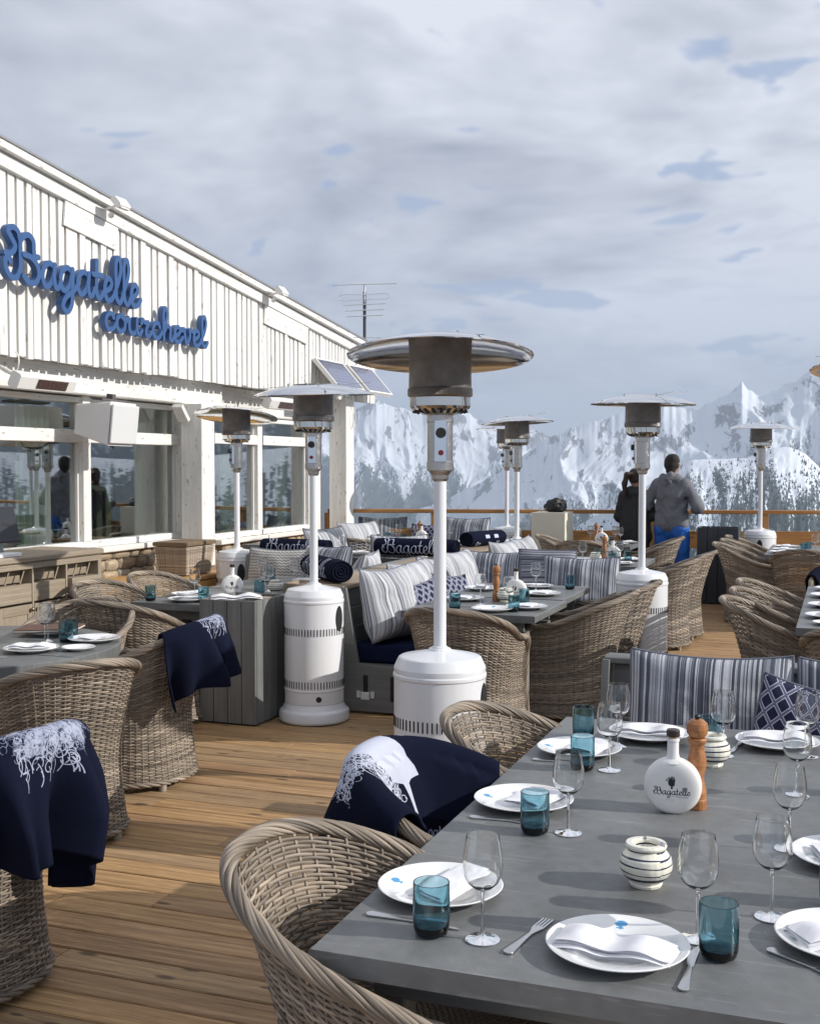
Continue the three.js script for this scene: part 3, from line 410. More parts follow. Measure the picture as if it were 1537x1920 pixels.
function makeChair(hd) {
  const g = new THREE.Group(); g.name = 'wicker_armchair'; g.userData = { label: '', category: 'chair', group: 'wicker tub armchairs' };
  mesh('woven_shell', weave(shell, hd ? { rows: 84, stakes: 44, sub: 3, sides: 4, rs: 0.0051, rn: 0.0036, amp: 0.0042, seed: 3, stakeR: 0.0048 } : { rows: 50, stakes: 32, sub: 2, sides: 4, rs: 0.0086, rn: 0.0048, amp: 0.0050, seed: 6 }), wickerMat, g);
  mesh('braided_rim', rope(rimPath(), hd ? 12 : 8, hd ? 0.0158 : 0.0155, hd ? 0.0056 : 0.0078, hd ? 17 : 17, hd ? 230 : 110, hd ? 6 : 4, 4), wickerMat, g);
  const bp = []; for (let i = 0; i <= 30; i++) { const p = shell(lerp(-1, 1, i / 30), 0.02); bp.push(p); } mesh('base_braid', rope(bp, 3, 0.008, 0.009, 40, hd ? 120 : 60, 4, 9), wickerMat, g);
  mesh('seat', (() => { const s = new THREE.Shape(); s.moveTo(-0.27, 0.26); for (let i = 0; i <= 20; i++) { const q = plan(lerp(-1, 1, i / 20)); s.lineTo(q.x * 0.97, q.z * 0.97); } s.lineTo(0.27, 0.26); const e = new THREE.ExtrudeGeometry(s, { depth: 0.05, bevelEnabled: false }); e.rotateX(Math.PI / 2); e.translate(0, 0.44, 0); return e; })(), seatMat, g);
  mesh('front_panel', boxm(-0.27, 0.27, 0.05, 0.385, 0.215, 0.235, 0.004), seatMat, g);
  for (const [x, z] of [[-0.26, 0.22], [0.26, 0.22], [-0.2, -0.24], [0.2, -0.24]]) mesh('foot', new THREE.CylinderGeometry(0.022, 0.02, 0.05, 10).translate(x, 0.025, z), footMat, g);
  return g;
}
const chairHD = makeChair(true), chairLD = makeChair(false);
function chair(label, x, z, deg, hd = false) { const c = (hd ? chairHD : chairLD).clone(); c.name = numbered('wicker_armchair'); c.userData = { label, category: 'chair', group: 'wicker tub armchairs' }; c.position.set(x, 0, z); c.rotation.y = deg * D2R; scene.add(c); return c; }
const CH = {};
CH.c1 = chair('wicker armchair at the near corner of the front grey table', -0.835, -2.38, 90, true);
CH.c2 = chair('wicker armchair under the silhouette blanket at the front grey table', -0.86, -3.17, 90, true);
CH.c3 = chair('wicker armchair at the far left corner of the front grey table', -0.84, -3.88, 88, true);
CH.c4 = chair('wicker armchair under a navy blanket at the lower left edge', -2.76, -3.06, -98, true);
CH.c5 = chair('wicker armchair turned away from us at the round grey table', -3.42, -4.50, -122, true);
CH.c6 = chair('wicker armchair with blanket over its back beside the round table', -3.62, -5.48, -82, true);
CH.c7 = chair('wicker armchair facing us behind the brown menu book', -4.40, -5.92, 6, true);
chair('wicker armchair turned away from us before the left planked box', -4.34, -6.62, 176, true);
chair('wicker armchair facing us in front of the beige cabinet', -4.80, -7.22, 78);
chair('wicker armchair facing us in front of the stone wall', -4.84, -8.0, 84);
chair('wicker armchair turned away from us behind the nearest heater', -2.20, -7.0, 176, true);
chair('wicker armchair seen from its side between two white heaters', -1.74, -7.95, -88, true);
chair('wicker armchair half hidden behind the one between the heaters', -1.70, -8.72, -87);
chair('wicker armchair right of the heater, nearer of a pair', -1.66, -11.25, -88);
chair('wicker armchair right of the heater, farther of a pair', -1.62, -11.98, -92);
chair('wicker armchair in front of the man in blue trousers', -2.22, -14.2, -84);
chair('wicker armchair beside the cream pedestal box', -3.10, -14.15, 96);
chair('wicker armchair with its back to us below the dark-coated woman', -2.78, -13.5, 178);
chair('wicker armchair nearest of three by the dark planter', -0.90, -13.35, 90);
chair('wicker armchair middle of three by the dark planter', -0.88, -14.02, 90);
chair('wicker armchair farthest of three by the dark planter', -0.89, -14.72, 90);
chair('wicker armchair turned away from us near the right edge', -0.36, -12.85, 180);
chair('wicker armchair nearest of three at the right-hand table', -0.29, -7.82, 92);
chair('wicker armchair middle of three at the right-hand table', -0.28, -8.42, 90);
chair('wicker armchair farthest of three at the right-hand table', -0.29, -9.08, 89);
chair('wicker armchair cut off by the right edge, at the table end', 0.14, -6.95, 178);
CH.c27 = chair('wicker armchair under a navy blanket at the right edge', 0.10, -10.25, 4);
chair('wicker armchair with its back to us, left of two far off', -5.42, -13.0, 180);
chair('wicker armchair with its back to us, right of two far off', -4.72, -13.0, 180);

// ------------------------------------------------------------------ patio heaters
const whitePaint = phy({ color: lin(0.74, 0.75, 0.77), roughness: 0.32, clearcoat: 0.5, clearcoatRoughness: 0.2 });
const steel = std({ color: lin(0.66, 0.64, 0.60), metalness: 1, roughness: 0.12 }), alu = std({ color: lin(0.74, 0.75, 0.77), metalness: 1, roughness: 0.09 }), brushed = std({ color: lin(0.50, 0.485, 0.46), metalness: 1, roughness: 0.24, bumpMap: rep(speckle, 40, 2), bumpScale: 0.0006 });
const burntTex = tex(256, 128, (u, v) => { const n = fbm(u * 8, v * 6, 4, 8, 6), e = fbm(u * 30, v * 30, 2, 30, 30), q = 0.36 + n * 0.24 + e * 0.06; let c = [q, q * 0.98, q * 0.97]; const b = sstep(0.20, 0.06, v + (n - 0.5) * 0.16); const tint = [[0.62, 0.50, 0.34], [0.44, 0.28, 0.20], [0.50, 0.50, 0.56], [0.58, 0.44, 0.26]][Math.floor(n * 13) % 4]; return c.map((x, i) => lerp(x, tint[i], b * 0.85)); });
const screenMat = std({ map: burntTex, metalness: 0.9, roughness: 0.3, bumpMap: rep(seatTex, 40, 12), bumpScale: 0.001 });
function makeHeater() {
  const g = new THREE.Group(); g.name = 'patio_heater'; g.userData = { label: '', category: 'heater', group: 'white gas patio heaters' };
  mesh('base_skirt', lathe([[0.0, 0.008], [0.232, 0.008], [0.238, 0.02], [0.238, 0.062], [0.232, 0.078], [0.215, 0.092], [0.204, 0.115], [0.2, 0.13], [0, 0.13]], 48), whitePaint, g);
  const can = mesh('tank_housing', lathe([[0.195, 0.13], [0.2, 0.134], [0.2, 0.215], [0.203, 0.22], [0.203, 0.226], [0.2, 0.23], [0.2, 0.80], [0.204, 0.806], [0.204, 0.818], [0.2, 0.824], [0.2, 0.846], [0.197, 0.853], [0.180, 0.888], [0.173, 0.892], [0.052, 0.917], [0.046, 0.926], [0.0, 0.927]], 56, 0.2), whitePaint, g);
  for (const [y, h] of [[0.615, 0.046], [0.265, 0.046]]) { const L = []; for (let i = 0; i < 60; i++) { const a = i / 60 * Math.PI * 2; L.push(at(new THREE.BoxGeometry(0.0055, h, 0.004), Math.sin(a) * 0.2005, y, Math.cos(a) * 0.2005, 0, a, 0)); } const m = mesh('vent_slots', merge(L), black, can); m.userData.kind = 'stuff'; }
  { const s = new THREE.Shape(); s.absellipse(0, 0, 0.036, 0.085, 0, Math.PI * 2); const a = 1.18, h = new THREE.ExtrudeGeometry(s, { depth: 0.01, bevelEnabled: false, curveSegments: 24 }); mesh('handle_opening', at(h, Math.sin(a) * 0.193, 0.70, Math.cos(a) * 0.193, 0, a, 0), black, can); }
  for (const a of [-1.3, 0.35, 2.4]) mesh('vent_hole', at(new THREE.CylinderGeometry(0.019, 0.019, 0.006, 20), Math.sin(a) * 0.1995, 0.173, Math.cos(a) * 0.1995, Math.PI / 2, 0, -a), black, can);
  mesh('pole', merge([new THREE.CylinderGeometry(0.0275, 0.0275, 0.74, 24).translate(0, 1.29, 0), lathe([[0.034, 0.920], [0.034, 0.932], [0.028, 0.936]], 24)]), whitePaint, g);
  const head = mesh('control_housing', lathe([[0.028, 1.652], [0.036, 1.662], [0.038, 1.68], [0.05, 1.694], [0.058, 1.70], [0.058, 1.735], [0.0555, 1.738], [0.0555, 1.905], [0.058, 1.908], [0.058, 1.94], [0, 1.942]], 32), brushed, g);
  mesh('control_panel', boxm(-0.027, 0.027, 1.737, 1.912, 0.04, 0.0665, 0.004), alu, head);
  const knob = new THREE.CylinderGeometry(0.021, 0.023, 0.02, 20); mesh('dial', at(knob, 0, 1.86, 0.078, Math.PI / 2), black, head); mesh('igniter_button', at(new THREE.CylinderGeometry(0.0115, 0.012, 0.014, 16), 0, 1.775, 0.073, Math.PI / 2), std({ color: lin(0.16, 0.012, 0.016), roughness: 0.3 }), head);
  const cup = mesh('burner_cup', lathe([[0.05, 1.935], [0.075, 1.94], [0.125, 1.964], [0.132, 1.975], [0.132, 2.012], [0.128, 2.018], [0, 2.018]], 40), steel, g);
  { const L = []; for (let i = 0; i < 20; i++) { const a = i / 20 * Math.PI * 2, b = new THREE.BoxGeometry(0.012, 0.004, 0.034); L.push(at(b, Math.sin(a) * 0.103, 1.9525, Math.cos(a) * 0.103, -0.45 + 0, a, 0)); } const m = mesh('air_slots', merge(L), black, cup); m.userData.kind = 'stuff'; }
  mesh('emitter_screen', lathe([[0.13, 2.015], [0.141, 2.02], [0.141, 2.05], [0.136, 2.054], [0.134, 2.165], [0.137, 2.26], [0.0, 2.262]], 48), screenMat, g);
  const refl = new THREE.Group(); refl.name = 'reflector'; g.add(refl); refl.position.y = 2.255;
  const prof_ = [[0.0, 0.0], [0.10, -0.003], [0.20, -0.012], [0.29, -0.028], [0.36, -0.048], [0.392, -0.062], [0.4, -0.068], [0.403, -0.064], [0.4, -0.06], [0.36, -0.042], [0.29, -0.021], [0.20, -0.005], [0.14, 0.006], [0.115, 0.010], [0.0, 0.012]];
  mesh('dish', lathe(prof_.slice(), 64), alu, refl);
  { for (const a of [0.4, 2.0, 3.5, 5.1]) { mesh('bolt', at(new THREE.CylinderGeometry(0.006, 0.006, 0.016, 8), Math.sin(a) * 0.17, 0.008, Math.cos(a) * 0.17), steel, refl); const s = boxm(-0.004, 0.004, -0.0015, 0.0015, 0, 0.235, 0.0005); mesh('seam', at(s, Math.sin(a) * 0.165, -0.0005, Math.cos(a) * 0.165, 0.215, a, 0), brushed, refl); } }
  return g;
}
const heater0 = makeHeater();
function heater(label, x, z, face, tilt = 0, tdir = 0, bend) { const h = heater0.clone(); h.name = numbered('patio_heater'); h.userData = { label, category: 'heater', group: 'white gas patio heaters' }; h.position.set(x, 0, z); h.rotation.y = face; const r = h.children.find((c) => c.name === 'reflector'); r.rotation.set(tilt * Math.cos(tdir), 0, tilt * Math.sin(tdir)); scene.add(h); return h; }
const toCam = (x, z) => Math.atan2(-x, -z);
heater('tall white patio heater in the centre, nearest to us', -1.64, -4.82, toCam(-1.64, -4.82) + 0.05, -0.105, 0.1);
heater('white patio heater beside the grey planked box', -3.34, -7.18, toCam(-3.34, -7.18) - 0.2, 0.05, 0.3);
heater('white patio heater with crooked reflector nearest the building', -5.50, -10.07, toCam(-5.5, -10.07) - 1.0, 0.16, 2.6);
heater('white patio heater in front of the two standing people', -1.457, -9.13, toCam(-1.457, -9.13) - 1.4, 0.02, 4.0);
heater('white patio heater left of the cream pedestal, front one', -3.39, -12.60, toCam(-3.39, -12.44) - 1.1, 0.05, 0.9);
heater('white patio heater half hidden behind another heater pole', -4.20, -15.1, toCam(-4.2, -15.1) - 0.9, 0.03, 3.6);
heater('white patio heater by the railing at the right', -0.99, -15.55, toCam(-1, -15.67) - 1.2, 0.03, 4.6);
heater('white patio heater of which only the reflector edge shows at right', 0.235, -6.2, 0.0, -0.09, 0.0);

// ------------------------------------------------------------------ tables
const TG = 'grey painted terrace tables';
function table(label, x0, x1, z0, z1, thick = 0.046) {
  const t = thing('dining_table', label, 'table', TG, [(x0 + x1) / 2, 0, (z0 + z1) / 2]), w = (x1 - x0) / 2, d = Math.abs(z1 - z0) / 2;
  const top = bar(0, 0.76 - thick / 2, 0, w * 2, thick, d * 2, 2, 0.004, x0 * 3, z0); { const p = top.attributes.position, n = top.attributes.normal, u = top.attributes.uv; for (let i = 0; i < p.count; i++) if (Math.abs(n.getY(i)) > 0.9) u.setXY(i, p.getX(i) + x0 * 1.3, p.getZ(i) + z0); else u.setXY(i, p.getX(i) + p.getZ(i), p.getY(i)); }
  mesh('tabletop', top, tableMat, t);
  for (const q of [-1, 1]) mesh('apron', boxm(-w + 0.1, w - 0.1, 0.64, 0.76 - thick - 0.002, q * (d - 0.115) - 0.015, q * (d - 0.115) + 0.015, 0.003), greyMat, t);
  for (const s of [-1, 1]) for (const q of [-1, 1]) mesh('leg', boxm(s * (w - 0.12) - 0.035, s * (w - 0.12) + 0.035, 0.0, 0.638, q * (d - 0.17) - 0.035, q * (d - 0.17) + 0.035, 0.005, 1), greyMat, t);
  return t;
}
table('large grey table in the foreground laid with blue tumblers', -0.985, 0.19, -4.385, -2.085);
table('grey table in the middle, nearer half of a pair', -2.74, -1.83, -8.17, -7.25);
table('grey table in the middle, farther half of a pair', -2.74, -1.87, -9.20, -8.215);
table('grey table beyond the corner bench, left of the far heater', -2.75, -1.82, -12.25, -11.16);
table('grey table below the standing woman', -3.10, -2.36, -14.75, -13.92);
table('grey table at the right edge with a row of white plates', -0.255, 0.66, -9.85, -7.28);
table('grey table by the railing at the far right', -0.80, 0.40, -14.9, -13.2);
table('grey table behind the left planked box, nearer half', -4.70, -3.86, -8.06, -7.05);
table('grey table behind the left planked box, farther half', -4.70, -3.92, -9.15, -8.10);
table('grey table behind the rolled blankets', -5.20, -4.35, -12.05, -11.15);
table('grey table by the far railing at the left', -5.95, -4.25, -14.55, -13.55);
{ const t = thing('dining_table', 'round grey table at the left edge with a menu book', 'table', TG, [-4.36, 0, -5.03]); const top = lathe([[0, 0.70], [0.78, 0.70], [0.784, 0.704], [0.784, 0.756], [0.78, 0.76], [0, 0.76]], 64); const p = top.attributes.position, u = top.attributes.uv; for (let i = 0; i < p.count; i++) u.setXY(i, p.getX(i), p.getZ(i)); mesh('tabletop', top, tableMat, t); mesh('leg', lathe([[0.07, 0.04], [0.07, 0.698]], 20), greyMat, t); mesh('foot', lathe([[0, 0], [0.32, 0], [0.32, 0.03], [0.07, 0.045], [0, 0.045]], 32), greyMat, t); }

// ------------------------------------------------------------------ tableware
const china = phy({ color: lin(0.80, 0.80, 0.79), roughness: 0.12, clearcoat: 0.6, clearcoatRoughness: 0.05 });
const plateTex = canvasTex(256, 256, (c, w) => { c.fillStyle = '#ebebea'; c.fillRect(0, 0, w, w); c.fillStyle = '#3f8fc8'; const r = rng(8); for (let i = 0; i < 60; i++) { const a = r() * 6.28, d = r() * 9; c.globalAlpha = 0.75; c.beginPath(); c.arc(128 + Math.cos(a) * d * 1.3, 30 + Math.sin(a) * d * 0.75, 2 + r() * 3, 0, 7); c.fill(); } c.globalAlpha = 0.85; c.fillRect(124, 32, 6, 14); c.fillRect(119, 42, 14, 3); });
const plateMat = phy({ map: plateTex, roughness: 0.12, clearcoat: 0.6, clearcoatRoughness: 0.05 });
const planar = (g, R) => { const p = g.attributes.position, u = g.attributes.uv; for (let i = 0; i < p.count; i++) u.setXY(i, 0.5 + p.getX(i) / (2 * R), 0.5 - p.getZ(i) / (2 * R)); return g; };
const plateGeo = planar(lathe([[0, 0.006], [0.07, 0.006], [0.085, 0.010], [0.092, 0.014], [0.138, 0.0245], [0.1405, 0.0235], [0.138, 0.0205], [0.095, 0.008], [0.085, 0.002], [0.075, 0.0], [0.07, 0.002], [0, 0.002]].reverse(), 64), 0.1405), sidePlateGeo = plateGeo.clone().scale(0.62, 0.8, 0.62);
const napMat = std({ color: lin(0.80, 0.80, 0.83), roughness: 0.85, bumpMap: rep(speckle, 3, 3), bumpScale: 0.0006 });
function napkinGeo(w, d, layers, seed, curl) { // a cloth folded in flat layers with soft edges
  const L = [], r = rng(seed); for (let k = 0; k < layers; k++) {
    const nx = 26, nz = 12, pos = [], idx = [], y0 = 0.002 + k * 0.0042, ww = w * (1 - 0.02 * k), dd = d * (1 - 0.05 * k), ox = (r() - 0.5) * 0.008, oz = (r() - 0.5) * 0.01, tw = (r() - 0.5) * 0.08;
    const add = (s) => { for (let j = 0; j <= nz; j++) for (let i = 0; i <= nx; i++) { const u = i / nx * 2 - 1, v = j / nz * 2 - 1, e = (1 - Math.abs(u) ** 8) * (1 - Math.abs(v) ** 8), wv = 0.004 * (fbm(u * 2 + seed * 3.1, v * 1.5 + k, 3) - 0.5) * 2 + curl * (0.5 + 0.5 * Math.sin(u * 5.5 + seed)) * 0.018 * (k === layers - 1 ? 1 : 0.7) * (1 - Math.abs(v) ** 2 * 0.4); const x = u * ww / 2 + ox, z = v * dd / 2 + oz + tw * u * dd * 0.5; pos.push(x, y0 + Math.max(0, wv) + s * 0.0017 * Math.sqrt(Math.max(0, e)), z); } };
    add(1); add(-1); const n = (nx + 1) * (nz + 1); for (let j = 0; j < nz; j++) for (let i = 0; i < nx; i++) { const a = j * (nx + 1) + i; idx.push(a, a + nx + 1, a + 1, a + 1, a + nx + 1, a + nx + 2, n + a, n + a + 1, n + a + nx + 1, n + a + 1, n + a + nx + 2, n + a + nx + 1); }
    L.push(mk(pos, idx)); }
  return merge(L);
}
const napkins = [napkinGeo(0.22, 0.095, 3, 3, 0.25), napkinGeo(0.235, 0.10, 3, 5, 0.9), napkinGeo(0.17, 0.12, 3, 9, 0.35)];
// stemmed glass and tumbler
const clearGlass = phy({ color: lin(0.97, 0.98, 0.98), transmission: 1, thickness: 0.002, roughness: 0.0, ior: 1.5 }), tealGlass = phy({ color: lin(1, 1, 1), transmission: 1, thickness: 0.004, roughness: 0.02, ior: 1.5, attenuationColor: lin(0.22, 0.47, 0.56), attenuationDistance: 0.006 });
const bowlGeo = lathe0([[0.0038, 0.098], [0.008, 0.103], [0.02, 0.108], [0.032, 0.119], [0.0395, 0.135], [0.0412, 0.152], [0.0395, 0.175], [0.0355, 0.2], [0.0335, 0.214], [0.0328, 0.2142], [0.0347, 0.2], [0.0385, 0.175], [0.04, 0.152], [0.0382, 0.135], [0.031, 0.1205], [0.02, 0.1098], [0.0, 0.106]], 36), stemGeo = lathe0([[0, 0.099], [0.0042, 0.098], [0.0036, 0.085], [0.0034, 0.04], [0.0042, 0.014], [0.009, 0.007], [0.034, 0.0028], [0.0362, 0.0018], [0.035, 0.0004], [0, 0.0004]], 32);
const tumGeo = lathe0([[0, 0.0008], [0.026, 0.0008], [0.034, 0.005], [0.0376, 0.018], [0.0385, 0.05], [0.0376, 0.108], [0.0362, 0.1095], [0.0348, 0.108], [0.0357, 0.05], [0.0345, 0.022], [0.028, 0.0145], [0, 0.0135]], 40);
const wineG = new THREE.Group(); wineG.name = 'wine_glass'; mesh('bowl', bowlGeo, clearGlass, wineG); mesh('stem', stemGeo, clearGlass, wineG);
const bubbles = (() => { const r = rng(12), L = []; for (let i = 0; i < 90; i++) { const a = r() * 6.28, y = 0.02 + r() * 0.085, q = 0.037; L.push(new THREE.OctahedronGeometry(0.0004 + r() * 0.0006, 0).translate(Math.cos(a) * q, y, Math.sin(a) * q)); } return merge(L); })();
function put(g, name, label, cat, group, x, y, z, ry = 0) { const c = g.clone(); c.name = numbered(name); c.userData = { label, category: cat, group }; c.position.set(x, y, z); c.rotation.y = ry; scene.add(c); return c; }
const T = 0.761;
const plateO = new THREE.Mesh(plateGeo, plateMat), sideO = new THREE.Mesh(sidePlateGeo, china), tumO = new THREE.Mesh(tumGeo, tealGlass), napO = napkins.map((g) => new THREE.Mesh(g, napMat));
const plate = (l, x, z, ry = 0, y = T) => put(plateO, 'dinner_plate', l, 'plate', 'white plates on the tables', x, y, z, ry), sidePlate = (l, x, z, y = T) => put(sideO, 'side_plate', l, 'plate', 'small side plates', x, y, z), tumbler = (l, x, z, y = T) => put(tumO, 'water_tumbler', l, 'tumbler', 'teal glass tumblers', x, y, z), wine = (l, x, z, y = T) => put(wineG, 'wine_glass', l, 'wine glass', 'clear stemmed glasses', x, y, z), napkin = (l, x, z, ry, k = 0, y = T + 0.018) => put(napO[k], 'folded_napkin', l, 'napkin', 'white cloth napkins', x, y, z, ry);
// cutlery
const cutMat = std({ color: lin(0.66, 0.66, 0.66), metalness: 1, roughness: 0.2 });
function cutlery(kind) {
  const s = new THREE.Shape(), g = new THREE.Group(); g.name = kind;
  const ext = (sh, d) => { const e = new THREE.ExtrudeGeometry(sh, { depth: d, bevelEnabled: true, bevelSize: 0.0008, bevelThickness: 0.0007, bevelSegments: 2, curveSegments: 10 }); e.rotateX(-Math.PI / 2); e.translate(0, 0.0012, 0); return e; };
  s.moveTo(-0.0035, 0); s.bezierCurveTo(-0.005, -0.04, -0.009, -0.08, -0.0105, -0.098); s.bezierCurveTo(-0.011, -0.112, 0.011, -0.112, 0.0105, -0.098); s.bezierCurveTo(0.009, -0.08, 0.005, -0.04, 0.0035, 0); mesh('handle', ext(s, 0.0025), cutMat, g);
  const b = new THREE.Shape(); if (kind === 'table_knife') { b.moveTo(-0.0045, 0.002); b.lineTo(-0.0085, 0.014); b.bezierCurveTo(-0.011, 0.05, -0.010, 0.085, 0.006, 0.105); b.lineTo(0.008, 0.09); b.lineTo(0.006, 0.002); mesh('blade', ext(b, 0.0012), cutMat, g); } else { b.moveTo(-0.0035, 0.001); b.bezierCurveTo(-0.004, 0.02, -0.012, 0.03, -0.012, 0.046); b.lineTo(0.012, 0.046); b.bezierCurveTo(0.012, 0.03, 0.004, 0.02, 0.0035, 0.001); mesh('root', ext(b, 0.0018), cutMat, g); for (let i = 0; i < 4; i++) { const x = -0.0104 + i * 0.00693, q = new THREE.Shape(); q.moveTo(x - 0.0016, 0.0465); q.lineTo(x - 0.0011, 0.092); q.lineTo(x + 0.0011, 0.092); q.lineTo(x + 0.0016, 0.0465); mesh('tine', ext(q, 0.0016), cutMat, g); } }
  return g;
}
const knifeO = cutlery('table_knife'), forkO = cutlery('table_fork');
const knife = (l, x, z, ry, y = T) => put(knifeO, 'table_knife', l, 'knife', 'steel knives', x, y, z, ry), fork = (l, x, z, ry, y = T) => put(forkO, 'table_fork', l, 'fork', 'steel forks', x, y, z, ry);
// moon-shaped oil bottle, pepper mill, striped pot
function emblem(c, x, y, s, color) { // the printed head-with-foliage mark
  const r = rng(5); c.fillStyle = color; c.strokeStyle = color; c.beginPath(); c.moveTo(x - 0.10 * s, y + 0.62 * s); c.lineTo(x - 0.04 * s, y + 0.38 * s); c.bezierCurveTo(x - 0.30 * s, y + 0.36 * s, x - 0.36 * s, y + 0.05 * s, x - 0.30 * s, y - 0.15 * s); c.bezierCurveTo(x - 0.1 * s, y - 0.35 * s, x + 0.2 * s, y - 0.3 * s, x + 0.26 * s, y - 0.05 * s); c.lineTo(x + 0.30 * s, y + 0.10 * s); c.lineTo(x + 0.25 * s, y + 0.32 * s); c.lineTo(x + 0.10 * s, y + 0.38 * s); c.lineTo(x + 0.10 * s, y + 0.62 * s); c.closePath(); c.fill();
  for (let i = 0; i < 46; i++) { const a = -2.9 + r() * 2.7, d = (0.26 + r() * 0.26) * s, px = x + Math.cos(a) * d, py = y - 0.05 * s + Math.sin(a) * d * 0.9, q = (0.03 + r() * 0.06) * s; c.lineWidth = (0.012 + r() * 0.02) * s; c.beginPath(); c.arc(px, py, q, r() * 6, r() * 6 + 3.6); c.stroke(); if (r() < 0.5) { c.beginPath(); c.arc(px, py, q * 0.5, 0, 7); c.fill(); } }
}
const bottleTex = canvasTex(512, 512, (c, w) => { c.fillStyle = '#e6e4e1'; c.fillRect(0, 0, w, w); emblem(c, 250, 214, 84, '#1b1d2b'); penText(c, 'Bagatelle', 112, 312, 30, 5.5, '#1f2233'); c.fillStyle = '#4a4c58'; c.fillRect(250, 322, 128, 2); c.fillRect(285, 329, 92, 2); c.font = '9px sans-serif'; c.fillRect(210, 348, 14, 2); c.fillRect(240, 350, 26, 2); });
const bottleMat = phy({ map: bottleTex, roughness: 0.35, clearcoat: 0.25, clearcoatRoughness: 0.3 }), woodMill = std({ map: rep(woodTex([0.52, 0.33, 0.19], [0.74, 0.52, 0.33], { seed: 51, streak: 0.45, knots: 0 }), 1, 1), roughness: 0.38 });
const bottleO = (() => {
  const g = new THREE.Group(); g.name = 'oil_bottle'; const R = 0.079, D = 0.03, nu = 56, nv = 30, pos = [], uv = [], idx = [];
  for (let j = 0; j <= nv; j++) for (let i = 0; i <= nu; i++) { const ph = (j / nv - 0.5) * Math.PI, th = i / nu * Math.PI * 2, cr = Math.pow(Math.max(0, Math.cos(ph)), 0.42), x = cr * Math.cos(th) * R, y = cr * Math.sin(th) * R, z = Math.sign(ph) * Math.pow(Math.abs(Math.sin(ph)), 0.62) * D; pos.push(x, Math.max(y, -R * 0.95) + R * 0.95, z); uv.push(z > 0 ? 0.5 + x / (R * 2.3) : 0.02, z > 0 ? 0.5 + y / (R * 2.3) : 0.02); }
  for (let j = 0; j < nv; j++) for (let i = 0; i < nu; i++) { const a = j * (nu + 1) + i, b = a + nu + 1; idx.push(a, a + 1, b, b, a + 1, b + 1); }
  mesh('body', mk(pos, idx, uv), bottleMat, g); const h = R * 1.95;
  mesh('neck', lathe([[0.03, h - 0.014], [0.019, h - 0.003], [0.0155, h + 0.01], [0.0155, h + 0.043], [0.0175, h + 0.045], [0.0175, h + 0.050], [0.0155, h + 0.052], [0, h + 0.052]], 24), phy({ color: lin(0.78, 0.77, 0.75), roughness: 0.35 }), g);
  const st = mesh('stopper', lathe([[0.0175, h + 0.058], [0.0182, h + 0.06], [0.0182, h + 0.074], [0.016, h + 0.077], [0, h + 0.0775]], 24), std({ color: lin(0.035, 0.02, 0.018), roughness: 0.4 }), g); mesh('cork', lathe([[0.013, h + 0.0525], [0.013, h + 0.0578]], 20), std({ color: lin(0.5, 0.36, 0.2) }), st); return g;
})();
const millO = (() => { const g = new THREE.Group(); g.name = 'pepper_mill'; mesh('mill_body', lathe([[0, 0.0], [0.027, 0.0], [0.028, 0.006], [0.028, 0.026], [0.0255, 0.029], [0.027, 0.034], [0.0275, 0.046], [0.025, 0.06], [0.021, 0.074], [0.0195, 0.086], [0.0215, 0.102], [0.0262, 0.118], [0.027, 0.13], [0.024, 0.148], [0.0205, 0.166], [0.0195, 0.178], [0.024, 0.186], [0.0265, 0.19], [0.0265, 0.195], [0.0235, 0.199], [0, 0.199]], 36), woodMill, g); mesh('mill_head', lathe([[0.019, 0.1995], [0.0225, 0.203], [0.0285, 0.213], [0.0305, 0.226], [0.0275, 0.24], [0.017, 0.250], [0, 0.252]], 36), woodMill, g); mesh('top_nut', new THREE.SphereGeometry(0.0085, 16, 12).translate(0, 0.258, 0), std({ color: lin(0.06, 0.06, 0.06), metalness: 0.8, roughness: 0.25 }), g); return g; })();
const potTex = canvasTex(512, 256, (c, w, h) => { c.fillStyle = '#e7e4d4'; c.fillRect(0, 0, w, h); const r = rng(3); c.strokeStyle = '#1d2145'; [30, 66, 100, 136, 172].forEach((y, k) => { for (let x = 0; x < w; x += 4) { if (k === 2 && x > 235 && x < 300) continue; c.lineWidth = 7 + Math.sin(x * 0.03 + k) * 2; c.beginPath(); c.moveTo(x, y + Math.sin(x * 0.02 + k) * 3); c.lineTo(x + 5, y + Math.sin((x + 5) * 0.02 + k) * 3); c.stroke(); } }); c.fillStyle = '#1d2145'; c.fillRect(0, 196, w, 15); penText(c, 'Bagatelle', 238, 108, 6.5, 1.6, '#3a4270'); });
const potO = (() => { const g = new THREE.Group(); g.name = 'striped_pot'; const pr = [[0, 0.0], [0.036, 0.0], [0.038, 0.006], [0.036, 0.01], [0.05, 0.022], [0.059, 0.038], [0.0605, 0.05], [0.057, 0.066], [0.047, 0.079], [0.042, 0.084], [0.046, 0.088], [0.0475, 0.093], [0.045, 0.098], [0.033, 0.0985], [0.029, 0.094], [0.029, 0.07], [0, 0.06]]; const b = lathe(pr, 56), p = b.attributes.position, u = b.attributes.uv; for (let i = 0; i < p.count; i++) u.setY(i, clamp(p.getY(i) / 0.115)); mesh('glazed_body', b, phy({ map: potTex, roughness: 0.15, clearcoat: 0.5 }), g); for (const a of [0.5, 2.6]) mesh('rim_notch', at(boxm(-0.003, 0.003, 0.0955, 0.0992, 0.029, 0.046, 0.001), 0, 0, 0, 0, a, 0), std({ color: lin(0.25, 0.24, 0.22) }), g); return g; })();
